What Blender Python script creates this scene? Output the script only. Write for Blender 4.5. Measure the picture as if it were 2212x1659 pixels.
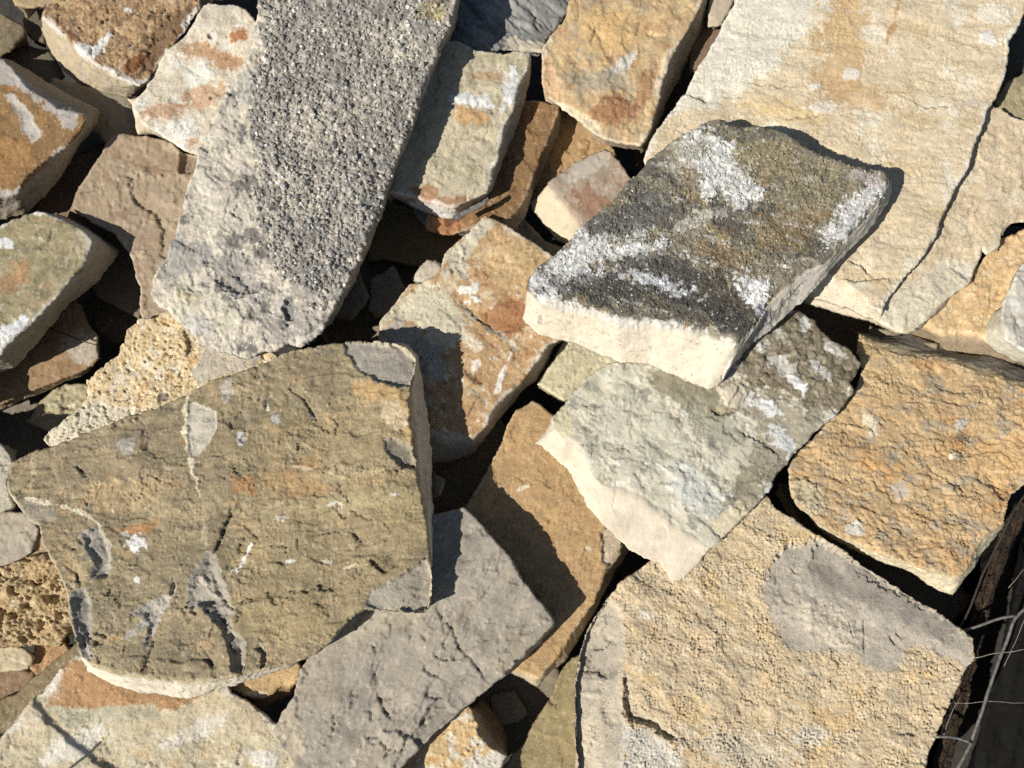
import bpy, math, random
import numpy as np

# ------------------------------------------------------------------ camera, sky, sun, exposure
S = 1.6 / 2212.0                      # metres per unit of the pile's own grid (2212 units across the view)
FOC = 1106.0 / math.tan(math.radians(30.0))
PITCH = math.radians(18.0)
SUN_EL = math.radians(41.0)
SUN_DIR2 = (0.80, 0.60)               # horizontal direction in which the sunlight travels
SUN_STRENGTH = 5.0
SKY_STRENGTH = 0.05
EXPOSURE = 0.42

for o in list(bpy.data.objects):
    bpy.data.objects.remove(o)
scene = bpy.context.scene
C = scene.collection

F_ = np.array([0.0, math.sin(PITCH), -math.cos(PITCH)])
R_ = np.array([1.0, 0.0, 0.0])
U_ = np.array([0.0, math.cos(PITCH), math.sin(PITCH)])
CAM = -F_ * FOC

cam_d = bpy.data.cameras.new('camera')
cam_d.lens = 18.0 / math.tan(math.radians(30.0))
cam_d.sensor_width = 36.0
cam_d.clip_start = 0.01
cam_d.clip_end = 500.0
cam = bpy.data.objects.new('camera', cam_d)
cam.location = tuple(CAM * S)
cam.rotation_euler = (PITCH, 0.0, 0.0)
C.objects.link(cam)
scene.camera = cam

az = math.atan2(SUN_DIR2[1], SUN_DIR2[0])
L_ = np.array([math.cos(SUN_EL) * math.cos(az), math.cos(SUN_EL) * math.sin(az), -math.sin(SUN_EL)])  # travel direction of light
world = bpy.data.worlds.new('World')
scene.world = world
world.use_nodes = True
wn = world.node_tree.nodes
wl = world.node_tree.links
bg = wn['Background']
sky = wn.new('ShaderNodeTexSky')
sky.sky_type = 'NISHITA'
sky.sun_disc = False
sky.sun_elevation = SUN_EL
# the sun stands opposite to the travel direction; the node's rotation is clockwise from +Y
sky.sun_rotation = math.atan2(-L_[0], -L_[1])
wl.new(sky.outputs[0], bg.inputs[0])
bg.inputs[1].default_value = SKY_STRENGTH

sun_d = bpy.data.lights.new('sun', 'SUN')
sun_d.energy = SUN_STRENGTH
sun_d.angle = math.radians(0.5)
sun_d.color = (1.0, 0.962, 0.905)
sun = bpy.data.objects.new('sun', sun_d)
from mathutils import Vector
sun.rotation_euler = Vector(L_.tolist()).to_track_quat('-Z', 'Y').to_euler()
sun.location = tuple((-L_ * 4.0).tolist())
C.objects.link(sun)

scene.view_settings.view_transform = 'Standard'
scene.view_settings.look = 'None'
scene.view_settings.exposure = EXPOSURE
scene.view_settings.gamma = 1.0
scene.view_settings.use_curve_mapping = False
scene.render.engine = 'CYCLES'
scene.cycles.use_denoising = False
scene.cycles.max_bounces = 6
scene.cycles.diffuse_bounces = 3

# ------------------------------------------------------------------ noise
_rng = np.random.default_rng(7)
_PERM = np.concatenate([_rng.permutation(1024)] * 3).astype(np.int32)
_G = _rng.normal(size=(1024, 3)).astype(np.float32)
_G /= np.linalg.norm(_G, axis=1, keepdims=True)
_RND = _rng.random((1024, 4)).astype(np.float32)


_G2 = _rng.normal(size=(1024, 2)).astype(np.float32)
_G2 /= np.linalg.norm(_G2, axis=1, keepdims=True)


def perlin(p):
    if p.shape[1] == 2:
        return perlin2(p)
    f0 = np.floor(p)
    i = f0.astype(np.int32) & 1023
    f = (p - f0).astype(np.float32)
    w = f * f * f * (f * (f * 6 - 15) + 10)
    out = 0
    for dx in (0, 1):
        px = _PERM[(i[:, 0] + dx) & 1023]
        wx = w[:, 0] if dx else 1 - w[:, 0]
        for dy in (0, 1):
            py = _PERM[(px + i[:, 1] + dy) & 1023]
            wy = wx * (w[:, 1] if dy else 1 - w[:, 1])
            for dz in (0, 1):
                g = _G[_PERM[(py + i[:, 2] + dz) & 1023]]
                wz = wy * (w[:, 2] if dz else 1 - w[:, 2])
                out = out + wz * (g[:, 0] * (f[:, 0] - dx) + g[:, 1] * (f[:, 1] - dy) + g[:, 2] * (f[:, 2] - dz))
    return out * 1.6


def perlin2(p):
    f0 = np.floor(p)
    i = f0.astype(np.int32) & 1023
    f = (p - f0).astype(np.float32)
    fx, fy = f[:, 0], f[:, 1]
    ux = fx * fx * fx * (fx * (fx * 6 - 15) + 10)
    uy = fy * fy * fy * (fy * (fy * 6 - 15) + 10)
    p0 = _PERM[i[:, 0]]
    p1 = _PERM[(i[:, 0] + 1) & 1023]

    def corner(pp, dy, dx):
        g = _G2[_PERM[(pp + i[:, 1] + dy) & 1023]]
        return g[:, 0] * (fx - dx) + g[:, 1] * (fy - dy)
    a = corner(p0, 0, 0)
    b = corner(p1, 0, 1)
    c = corner(p0, 1, 0)
    d = corner(p1, 1, 1)
    ab = a + ux * (b - a)
    cd = c + ux * (d - c)
    return (ab + uy * (cd - ab)) * 1.5


def fbm(p, scale, octv=3, gain=0.5, seed=0.0):
    q = p / scale + np.array([seed * 17.3, seed * 5.1, seed * 9.7])[:p.shape[1]]
    a, s, n = 1.0, 0, 0
    for k in range(octv):
        s = s + a * perlin(q)
        n += a
        a *= gain
        q = q * 2.03 + 11.7
    return s / n


def sstep(a, b, x):
    t = np.clip((x - a) / (b - a + 1e-9), 0, 1)
    return t * t * (3 - 2 * t)


def voro(p2, scale, seed=0):
    """2D cells: returns (random 4 per nearest cell, offset x, offset y, F1, F2-F1)."""
    q = p2 / scale
    b = np.floor(q).astype(np.int32)
    best = np.full(len(q), 9.0, np.float32)
    sec = np.full(len(q), 9.0, np.float32)
    idx = np.zeros(len(q), np.int32)
    ox = np.zeros(len(q), np.float32)
    oy = np.zeros(len(q), np.float32)
    for dx in (-1, 0, 1):
        for dy in (-1, 0, 1):
            cx = b[:, 0] + dx
            cy = b[:, 1] + dy
            h = _PERM[(_PERM[(cx + seed * 31) & 1023] + cy) & 1023]
            r = _RND[h]
            ddx = q[:, 0] - cx - r[:, 0]
            ddy = q[:, 1] - cy - r[:, 1]
            d = np.sqrt(ddx * ddx + ddy * ddy)
            m = d < best
            sec = np.where(m, best, np.minimum(sec, d))
            best = np.where(m, d, best)
            idx = np.where(m, h, idx)
            ox = np.where(m, ddx, ox)
            oy = np.where(m, ddy, oy)
    return _RND[(idx * 7 + 3) & 1023], ox, oy, best, sec - best


# ------------------------------------------------------------------ geometry of the view
def ray(x, y):
    x = np.asarray(x, float)
    y = np.asarray(y, float)
    return F_ * FOC + R_ * (x - 1106.0)[..., None] + U_ * (829.5 - y)[..., None]


def on_plane(x, y, h, sx=0.0, sy=0.0, x0=0.0, y0=0.0):
    """Point (grid units) where the sight line meets the plane z = h + sx (X-x0) + sy (Y-y0)."""
    d = ray(x, y)
    num = h + sx * (CAM[0] - x0) + sy * (CAM[1] - y0) - CAM[2]
    den = d[..., 2] - sx * d[..., 0] - sy * d[..., 1]
    return CAM + d * (num / den)[..., None]


def project(P):
    v = P - CAM
    f = v @ F_
    return np.stack([1106.0 + (v @ R_) / f * FOC, 829.5 - (v @ U_) / f * FOC], -1)


def lin(c):
    c = np.asarray(c, float) / 255.0
    return np.where(c <= 0.04045, c / 12.92, ((c + 0.055) / 1.055) ** 2.4)


ALB = 1.36                            # sunlit look of a level face divided by its albedo
SAT = 0.86


def alb(c):
    v = lin(c) / ALB
    y = v @ np.array([0.3, 0.59, 0.11])
    return (y + (v - y) * SAT) * np.array([0.985, 1.0, 0.985])


def seg_dist(P, pts, closed=True):
    """distance from points P (N,2) to a polyline, and inside flag if closed."""
    pts = np.asarray(pts, float)
    n = len(pts)
    dmin = np.full(len(P), 1e9)
    ins = np.zeros(len(P), bool)
    for k in range(n if closed else n - 1):
        a = pts[k]
        b = pts[(k + 1) % n]
        ab = b - a
        l2 = ab @ ab + 1e-9
        t = np.clip(((P - a) @ ab) / l2, 0, 1)
        q = P - a - t[:, None] * ab
        dmin = np.minimum(dmin, np.einsum('ij,ij->i', q, q))
        if closed and a[1] != b[1]:
            c = (a[1] > P[:, 1]) != (b[1] > P[:, 1])
            xi = a[0] + (P[:, 1] - a[1]) * (b[0] - a[0]) / (b[1] - a[1])
            ins ^= c & (P[:, 0] < xi)
    return np.sqrt(dmin), ins


# ------------------------------------------------------------------ materials
def new_mat(name):
    m = bpy.data.materials.new(name)
    m.use_nodes = True
    nt = m.node_tree
    return m, nt.nodes, nt.links, nt.nodes['Principled BSDF']


def stone_mat(name, grain=0.22, bump=0.5, fine=420.0, rough=0.85, spec=0.25, speck=None, glint=0.0):
    m, n, l, bsdf = new_mat(name)
    tc = n.new('ShaderNodeTexCoord')
    at = n.new('ShaderNodeAttribute')
    at.attribute_name = 'tint'
    n1 = n.new('ShaderNodeTexNoise')
    n1.inputs['Scale'].default_value = fine
    n1.inputs['Detail'].default_value = 4.0
    n1.inputs['Roughness'].default_value = 0.65
    l.new(tc.outputs['Object'], n1.inputs['Vector'])
    n2 = n.new('ShaderNodeTexNoise')
    n2.inputs['Scale'].default_value = fine * 0.22
    n2.inputs['Detail'].default_value = 3.0
    l.new(tc.outputs['Object'], n2.inputs['Vector'])
    mr = n.new('ShaderNodeMapRange')
    mr.inputs['From Min'].default_value = 0.25
    mr.inputs['From Max'].default_value = 0.75
    mr.inputs['To Min'].default_value = 1.0 - grain
    mr.inputs['To Max'].default_value = 1.0 + grain
    l.new(n1.outputs['Fac'], mr.inputs['Value'])
    mr2 = n.new('ShaderNodeMapRange')
    mr2.inputs['From Min'].default_value = 0.25
    mr2.inputs['From Max'].default_value = 0.75
    mr2.inputs['To Min'].default_value = 1.0 - grain * 0.6
    mr2.inputs['To Max'].default_value = 1.0 + grain * 0.6
    l.new(n2.outputs['Fac'], mr2.inputs['Value'])
    mu = n.new('ShaderNodeMath')
    mu.operation = 'MULTIPLY'
    l.new(mr.outputs[0], mu.inputs[0])
    l.new(mr2.outputs[0], mu.inputs[1])
    vm = n.new('ShaderNodeVectorMath')
    vm.operation = 'SCALE'
    l.new(at.outputs['Color'], vm.inputs[0])
    l.new(mu.outputs[0], vm.inputs['Scale'])
    col = vm.outputs[0]
    if speck:
        for (sc, thr, c, op) in speck:
            v = n.new('ShaderNodeTexVoronoi')
            v.inputs['Scale'].default_value = sc
            l.new(tc.outputs['Object'], v.inputs['Vector'])
            sp = n.new('ShaderNodeSeparateColor')
            l.new(v.outputs['Color'], sp.inputs[0])
            a = n.new('ShaderNodeMath')
            a.operation = 'LESS_THAN'
            a.inputs[1].default_value = thr
            l.new(sp.outputs[0], a.inputs[0])
            b = n.new('ShaderNodeMath')
            b.operation = 'LESS_THAN'
            b.inputs[1].default_value = 0.42
            l.new(v.outputs['Distance'], b.inputs[0])
            ab = n.new('ShaderNodeMath')
            ab.operation = 'MULTIPLY'
            l.new(a.outputs[0], ab.inputs[0])
            l.new(b.outputs[0], ab.inputs[1])
            k = n.new('ShaderNodeMath')
            k.operation = 'MULTIPLY'
            k.inputs[1].default_value = op
            l.new(ab.outputs[0], k.inputs[0])
            mx = n.new('ShaderNodeMix')
            mx.data_type = 'RGBA'
            l.new(k.outputs[0], mx.inputs[0])
            l.new(col, mx.inputs[6])
            mx.inputs[7].default_value = (*alb(c), 1)
            col = mx.outputs[2]
    l.new(col, bsdf.inputs['Base Color'])
    bsdf.inputs['Roughness'].default_value = rough
    bsdf.inputs['Specular IOR Level'].default_value = spec
    ga = n.new('ShaderNodeAttribute')
    ga.attribute_name = 'gloss'
    gr_ = n.new('ShaderNodeMapRange')
    gr_.inputs['To Min'].default_value = rough
    gr_.inputs['To Max'].default_value = 0.36
    l.new(ga.outputs['Fac'], gr_.inputs['Value'])
    l.new(gr_.outputs[0], bsdf.inputs['Roughness'])
    if glint > 0:
        v = n.new('ShaderNodeTexVoronoi')
        v.inputs['Scale'].default_value = 330.0
        l.new(tc.outputs['Object'], v.inputs['Vector'])
        sp = n.new('ShaderNodeSeparateColor')
        l.new(v.outputs['Color'], sp.inputs[0])
        mr3 = n.new('ShaderNodeMapRange')
        mr3.inputs['From Min'].default_value = 0.0
        mr3.inputs['From Max'].default_value = glint
        mr3.inputs['To Min'].default_value = 0.22
        mr3.inputs['To Max'].default_value = rough
        l.new(sp.outputs[1], mr3.inputs['Value'])
        l.new(mr3.outputs[0], bsdf.inputs['Roughness'])
    bp = n.new('ShaderNodeBump')
    bp.inputs['Strength'].default_value = bump
    bp.inputs['Distance'].default_value = 0.0016
    l.new(n1.outputs['Fac'], bp.inputs['Height'])
    l.new(bp.outputs[0], bsdf.inputs['Normal'])
    return m


MAT = {
    'crystal': stone_mat('quartz_crystals', 0.12, 0.1, 500, 0.45, 0.5),
    'sand': stone_mat('sandstone', 0.25, 0.75, 430, 0.9, 0.2, [(360, 0.08, (92, 72, 46), 0.5), (300, 0.05, (240, 230, 212), 0.28)]),
    'lime': stone_mat('limestone', 0.15, 0.55, 420, 0.85, 0.2, [(260, 0.03, (235, 228, 214), 0.3)]),
    'olive': stone_mat('olive_sandstone', 0.26, 0.45, 460, 0.8, 0.35, [(430, 0.05, (226, 212, 178), 0.5), (260, 0.05, (84, 72, 50), 0.45)], 0.05),  # pale quartz specks paint the mineral sparkle into the colour
    'druse': stone_mat('crystal_crust', 0.16, 0.3, 380, 0.8, 0.3, [(230, 0.06, (238, 234, 226), 0.5), (200, 0.06, (92, 88, 82), 0.4)]),
    'wood': stone_mat('weathered_wood', 0.3, 0.6, 380, 0.9, 0.15),
    'pit': stone_mat('pitted_stone', 0.25, 0.8, 380, 0.92, 0.15, [(280, 0.10, (104, 84, 58), 0.55)]),
}
_cb = MAT['crystal'].node_tree.nodes['Principled BSDF']
_cb.inputs['Subsurface Weight'].default_value = 0.25
_cb.inputs['Subsurface Scale'].default_value = 0.003

# ------------------------------------------------------------------ stone builder
from mathutils.geometry import delaunay_2d_cdt

def tag(o, label=None, cat=None, group=None, kind=None):
    if label:
        o['label'] = label
    if cat:
        o['category'] = cat
    if group:
        o['group'] = group
    if kind:
        o['kind'] = kind
    return o


def B(cx, cy, rx, ry=None, ang=0, c=None, op=0.85, w=0.5, e=0.35, dh=0.0, sm=0.0, n=20, a=0.45, de=None, sl=None):
    """an elliptical stain or dent: w = how ragged, e = softness (both in radii), n = raggedness scale, a = break-up."""
    ry = ry or rx
    r = min(rx, ry)
    return dict(k='b', p=(cx, cy, rx, ry, math.radians(ang)), c=c, op=op, w=w * r, e=e * r, dh=dh, sm=sm, n=n, a=a,
                de=de or max(4, 0.6 * r), sl=sl, bb=(cx - 2.4 * max(rx, ry), cy - 2.4 * max(rx, ry), cx + 2.4 * max(rx, ry), cy + 2.4 * max(rx, ry)))


def PL(pts, c=None, op=0.9, w=8.0, e=4.0, dh=0.0, sm=0.0, n=20, a=0.3, de=8.0, sl=None):
    """a patch with a traced outline: w, e, de in grid units; sl = (gx, gy, x0, y0) leans its floor."""
    q = np.asarray(pts, float)
    g = w * 2 + e * 2 + 6
    return dict(k='p', p=pts, c=c, op=op, w=w, e=e, dh=dh, sm=sm, n=n, a=a, de=de, sl=sl,
                bb=(q[:, 0].min() - g, q[:, 1].min() - g, q[:, 0].max() + g, q[:, 1].max() + g))


def LN(pts, wd=3.0, c=None, op=0.9, w=5.0, e=2.0, dh=0.0, sm=0.0, n=16, a=0.25, st=0.0):
    """a vein or crack along a line; st = height by which the ground on one side drops (fading away from the line)."""
    q = np.asarray(pts, float)
    g = w * 2 + e * 2 + wd * 2 + 6 + (70 if st else 0)
    return dict(k='l', p=pts, wd=wd, c=c, op=op, w=w, e=e, dh=dh, sm=sm, n=n, a=a, de=max(2.0, wd), sl=None, st=st,
                bb=(q[:, 0].min() - g, q[:, 1].min() - g, q[:, 0].max() + g, q[:, 1].max() + g))


def line_dist(P, pts):
    pts = np.asarray(pts, float)
    sl_ = np.linalg.norm(np.diff(pts, axis=0), axis=1)
    tot = sl_.sum()
    best = np.full(len(P), 1e9)
    side = np.zeros(len(P))
    tt = np.zeros(len(P))
    acc = 0.0
    for k in range(len(pts) - 1):
        a = pts[k]
        ab = pts[k + 1] - a
        t = np.clip(((P - a) @ ab) / (ab @ ab + 1e-9), 0, 1)
        q = P - a - t[:, None] * ab
        d = np.einsum('ij,ij->i', q, q)
        m = d < best
        best = np.where(m, d, best)
        side = np.where(m, np.sign(ab[0] * (P[:, 1] - a[1]) - ab[1] * (P[:, 0] - a[0])), side)
        tt = np.where(m, (acc + t * sl_[k]) / tot, tt)
        acc += sl_[k]
    return np.sqrt(best), side, tt


def feature(f, P2, k):
    """colour mask and height change of one feature, for all points (computed only near it)."""
    N = len(P2)
    M = np.zeros(N)
    D = np.zeros(N)
    x0, y0, x1, y1 = f['bb']
    ix = np.nonzero((P2[:, 0] > x0) & (P2[:, 0] < x1) & (P2[:, 1] > y0) & (P2[:, 1] < y1))[0]
    if len(ix) == 0:
        return M, D
    P = P2[ix]
    wn_ = fbm(P, f['n'], 4, 0.6, 3.7 + k)
    step = 0.0
    if f['k'] == 'b':
        cx, cy, rx, ry, a = f['p']
        dx, dy = P[:, 0] - cx, P[:, 1] - cy
        u = (dx * math.cos(a) + dy * math.sin(a)) / rx
        v = (-dx * math.sin(a) + dy * math.cos(a)) / ry
        q = (np.sqrt(u * u + v * v) - 1) * min(rx, ry) + wn_ * f['w'] * 1.6
    elif f['k'] == 'p':
        d, ins = seg_dist(P, f['p'])
        q = np.where(ins, -d, d) + wn_ * f['w'] * 1.6
    else:
        wn2 = fbm(P, f['n'], 4, 0.6, 8.1 + k)
        d, side, t = line_dist(P + np.stack([wn_, wn2], -1) * f['w'] * 1.5, f['p'])
        tap = np.clip(np.minimum(t, 1 - t) * 5, 0.12, 1) ** 0.7
        wv = f['wd'] * tap * np.clip(0.8 + 1.5 * fbm(P, 24, 2, 0.5, 12.3 + k), 0.05, 2)
        q = d - wv
        if f['st']:
            dr = np.asarray(f['p'][-1], float) - np.asarray(f['p'][0], float)
            sg = 1.0 if (-dr[1] * 0.87 - dr[0] * 0.49) > 0 else -1.0
            step = f['st'] * (side * sg > 0) * np.exp(-d / 26.0) * tap * 0.7
    m = 1 - sstep(-f['e'], f['e'], q)
    if f['a'] > 0:
        m = sstep(0.33, 0.67, m + f['a'] * 1.5 * fbm(P, 6.5, 4, 0.7, 31 + k) * (m > 0.01))
    mg = sstep(0, f['de'], -q)
    if f['k'] == 'l':
        mg = 1 - sstep(-1.0, 1.5, q)
    dd = f['dh'] * mg
    if f['dh'] == 0 and f['c'] is not None and min(f['c']) > 205 and f['k'] != 'l':
        dd = 1.6 * m * f['op']                 # pale crust has a thickness
    if f['sl']:
        gx, gy, ax, ay = f['sl']
        dd = dd + sstep(-2, 5, -q) * np.minimum(0, gx * (P[:, 0] - ax) + gy * (P[:, 1] - ay))
    M[ix] = m
    D[ix] = dd + step
    return M, D


def aniso(P, a, r):
    a = math.radians(a)
    x = P[:, 0] * math.cos(a) + P[:, 1] * math.sin(a)
    y = -P[:, 0] * math.sin(a) + P[:, 1] * math.cos(a)
    return np.stack([x / r, y], -1) if P.shape[1] == 2 else np.stack([x / r, y, P[:, 2]], -1)


STONE_GROUP = 'quarried stones heaped in the pile'
_count = [0]
TOTAL = [0]
SPK = 0.88
TRI_LOG = False


def stone(name, label, top, h, t, col, side, mat='sand', tilt=(0, 0), sp=3.2, var=(), feat=(), sfeat=(), und=(4, 110),
          terr=None, grain=(1.2, 9), ridge=None, pits=None, cryst=None, rim=None, bev=(5, 4), jag=2.6, round_=0,
          srough=3.0, strata=1.0, cat='stone', an=(0, 1), svar=None, group=STONE_GROUP, tk=0.22, domes=None, gloss=0.0, mid=1.4, facet=(2.2, 55)):
    _count[0] += 1
    sp *= SPK
    seed = _count[0] * 1.37
    K = np.array([list(p[:2]) + ([p[2], p[3]] if len(p) >= 4 else [np.nan, np.nan]) + [p[4] if len(p) > 4 else 1.0]
                  for p in top], float)
    # orientation: make it counter-clockwise on screen terms (area sign) so that normals come out right
    x, y = K[:, 0], K[:, 1]
    if np.sum(x * np.roll(y, -1) - np.roll(x, -1) * y) > 0:
        K = K[::-1].copy()
    cen = K[:, :2].mean(0)
    c3 = on_plane(cen[0], cen[1], h)
    sx, sy = tilt
    X0, Y0 = c3[0], c3[1]

    def lift(xs, ys, hh):
        return on_plane(xs, ys, hh, sx, sy, X0, Y0)
    # default foot of each corner: straight below, never peeping out past the rim
    e1 = np.roll(K[:, :2], -1, 0) - np.roll(K[:, :2], 1, 0)
    onrm = np.stack([-e1[:, 1], e1[:, 0]], -1)
    onrm /= np.linalg.norm(onrm, axis=1, keepdims=True) + 1e-9
    T3 = lift(K[:, 0], K[:, 1], h)
    foot = project(T3 - np.array([0, 0, 1.0]) * (t * K[:, 4])[:, None])
    v = foot - K[:, :2]
    o = np.einsum('ij,ij->i', v, onrm)
    v = v - onrm * np.maximum(o + 4.0, 0)[:, None]
    nofoot = np.isnan(K[:, 2])
    K[nofoot, 2:4] = (K[:, :2] + v)[nofoot]
    for _ in range(round_):
        Kn = np.roll(K, -1, 0)
        K = np.stack([K * 0.78 + Kn * 0.22, K * 0.22 + Kn * 0.78], 1).reshape(-1, 5)
    # resample the outline
    Kc = np.vstack([K, K[:1]])
    seg = np.linalg.norm(np.diff(Kc[:, :2], axis=0), axis=1)
    cum = np.concatenate([[0], np.cumsum(seg)])
    n = max(24, int(cum[-1] / sp))
    ts = np.arange(n) / n * cum[-1]
    O = np.stack([np.interp(ts, cum, Kc[:, j]) for j in range(5)], -1)
    tg = np.roll(O[:, :2], -3, 0) - np.roll(O[:, :2], 3, 0)
    on = np.stack([-tg[:, 1], tg[:, 0]], -1)
    on /= np.linalg.norm(on, axis=1, keepdims=True) + 1e-9
    p3 = O[:, :2] + seed * 53.0
    jit = jag * (1.5 * fbm(p3, 46, 2, 0.5, 1) + 1.2 * fbm(p3, 14, 3, 0.6, 2))
    arc = np.stack([ts, np.full(n, seed * 41.0)], -1)
    fr, fo, _oy, _f, _g = voro(arc, 34.0, int(seed * 5))
    jit = jit * 0.75 + jag * (1.6 * (fr[:, 0] - 0.5) * fo + 0.5 * (fr[:, 1] - 0.5))
    fr, fo, _oy, _f, _g = voro(arc, 13.0, int(seed * 7))
    jit = jit + jag * (1.0 * (fr[:, 0] - 0.5) * fo + 0.3 * (fr[:, 1] - 0.5))
    wobx, woby = fbm(p3, 10, 2, 0.5, 5), fbm(p3, 10, 2, 0.5, 6)
    O[:, :2] += on * jit[:, None] + np.stack([wobx, woby], -1) * jag * 0.5
    pb = O[:, 2:4] + seed * 53.0 + 900
    O[:, 2:4] += on * (jag * 0.8 * (1.5 * fbm(pb, 40, 2, 0.5, 3) + 1.0 * fbm(pb, 12, 3, 0.6, 4)))[:, None]
    # the top: an even grid inside, stitched to the outline
    lo, hi = O[:, :2].min(0) - 2 * sp, O[:, :2].max(0) + 2 * sp
    gx = np.arange(lo[0], hi[0], sp)
    gy = np.arange(lo[1], hi[1], sp)
    kk = 3
    cxs = np.arange(lo[0], hi[0] + sp * kk * 1.01, sp * kk)
    cys = np.arange(lo[1], hi[1] + sp * kk * 1.01, sp * kk)
    CX, CY = np.meshgrid(cxs, cys)
    outl = O[::2, :2] if n > 160 else O[:, :2]
    cd, cin = seg_dist(np.stack([CX.ravel(), CY.ravel()], -1), outl)
    SD = np.where(cin, cd, -cd).reshape(CX.shape)
    GX, GY = np.meshgrid(gx, gy)
    fx = (GX - cxs[0]) / (sp * kk)
    fy = (GY - cys[0]) / (sp * kk)
    ix0, iy0 = fx.astype(int), fy.astype(int)
    fx -= ix0
    fy -= iy0
    sd = (SD[iy0, ix0] * (1 - fx) * (1 - fy) + SD[iy0, ix0 + 1] * fx * (1 - fy) + SD[iy0 + 1, ix0] * (1 - fx) * fy + SD[iy0 + 1, ix0 + 1] * fx * fy)
    ok = sd > 0.75 * sp + 0.6
    cell = ok[:-1, :-1] & ok[1:, :-1] & ok[:-1, 1:] & ok[1:, 1:]
    used = np.zeros(ok.shape, bool)
    for a_ in (0, 1):
        for b_ in (0, 1):
            used[a_:a_ + cell.shape[0], b_:b_ + cell.shape[1]] |= cell
    full = np.zeros(ok.shape, bool)
    full[1:-1, 1:-1] = cell[:-1, :-1] & cell[1:, :-1] & cell[:-1, 1:] & cell[1:, 1:]
    vid = np.full(ok.shape, -1)
    vid[used] = np.arange(used.sum())
    rg = np.random.default_rng(_count[0])
    jx = (rg.random(ok.shape) - 0.5) * sp * 0.55 * full
    jy = (rg.random(ok.shape) - 0.5) * sp * 0.55 * full
    tp_in = np.stack([(GX + jx)[used], (GY + jy)[used]], -1)
    NI = len(tp_in)
    # image y runs down: this order is counter-clockwise seen from above
    q4 = np.stack([vid[1:, :-1][cell], vid[1:, 1:][cell], vid[:-1, 1:][cell], vid[:-1, :-1][cell]], -1)
    # the band between grid and outline
    edg = used & ~full
    bidx = vid[edg]
    bpts = tp_in[bidx]
    loc = -np.ones(NI, int)
    loc[bidx] = np.arange(len(bidx)) + n
    ce = []
    pad = np.zeros((cell.shape[0] + 2, cell.shape[1] + 2), bool)
    pad[1:-1, 1:-1] = cell
    hz = np.argwhere(pad[1:, 1:-1] != pad[:-1, 1:-1])
    for r_, c_ in hz:
        ce.append((int(loc[vid[r_, c_]]), int(loc[vid[r_, c_ + 1]])))
    vz = np.argwhere(pad[1:-1, 1:] != pad[1:-1, :-1])
    for r_, c_ in vz:
        ce.append((int(loc[vid[r_, c_]]), int(loc[vid[r_ + 1, c_]])))
    allp = np.vstack([O[:, :2], bpts])
    ce += [(k_, (k_ + 1) % n) for k_ in range(n)]
    cv, _e, cf, ov_, _oe, _of = delaunay_2d_cdt([Vector(p_) for p_ in allp.tolist()], ce, [], 0, 1e-5)
    omap = np.array([o_[0] if len(o_) else -1 for o_ in ov_])
    tri = np.array([f_[:] for f_ in cf if len(f_) == 3], int)
    tri = omap[tri]
    tri = tri[(tri >= 0).all(1)]
    cc = allp[tri].mean(1)
    ci = np.clip(((cc - lo) / sp).astype(int), 0, [cell.shape[1] - 1, cell.shape[0] - 1])
    inb = cell[ci[:, 1], ci[:, 0]]
    _d, inp = seg_dist(cc, O[:, :2])
    tri = tri[inp & ~inb]
    # point numbers: grid points first, then the outline
    gmap = np.concatenate([NI + np.arange(n), bidx])
    tri = gmap[tri]
    tp = np.vstack([tp_in, O[:, :2]])
    ar = (tp[tri[:, 1]] - tp[tri[:, 0]])
    br_ = (tp[tri[:, 2]] - tp[tri[:, 0]])
    flip = (ar[:, 0] * br_[:, 1] - ar[:, 1] * br_[:, 0]) > 0
    tri[flip] = tri[flip][:, ::-1]
    dbound = np.concatenate([np.maximum(sd[used], 0), np.zeros(n)])
    P3 = tp + seed * 53.0
    # colour and relief of the top
    Cc = np.tile(alb(col), (len(tp), 1))
    Pa = aniso(P3, *an)
    tone = 1 + 0.16 * fbm(Pa, 70, 4, 0.55, 21) + 0.10 * fbm(Pa, 16, 3, 0.6, 22)
    for q, vv in enumerate(var):
        c, sc, thr, soft, op = vv[:5]
        pp = aniso(P3, *vv[5:7]) if len(vv) > 5 else Pa
        m = sstep(thr, thr + soft, fbm(pp, sc, 5, 0.6, 40 + q * 3)) * op
        Cc = Cc * (1 - m[:, None]) + alb(c) * m[:, None]
    Hh = und[0] * fbm(P3, und[1], 3, 0.5, 60)
    Gm = np.ones(len(tp))
    for q, f in enumerate(feat):
        m, dz = feature(f, tp, q)
        if f['c'] is not None:
            Cc = Cc * (1 - m[:, None] * f['op']) + alb(f['c']) * (m * f['op'])[:, None]
        Hh = Hh + dz
        Gm = Gm * (1 - f['sm'] * m)
    Cc *= tone[:, None]
    if terr:
        A, sc, k = terr
        xx = fbm(Pa, sc, 4, 0.55, 70) * k
        fl = np.floor(xx)
        Hh = Hh + A * (fl + sstep(0.0, tk, xx - fl)) * (0.4 + 0.6 * Gm)
    if grain:
        g = fbm(P3, grain[1], 3, 0.75, 80)
        g = g + 0.5 * np.abs(g) - 0.12
        Hh = Hh + grain[0] * 2.0 * g * Gm * np.clip(0.7 + 1.7 * fbm(P3, 70, 3, 0.55, 81), 0.15, 1.9)
    Hh = Hh + mid * fbm(Pa, 26, 4, 0.65, 85) * (0.3 + 0.7 * Gm)
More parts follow.
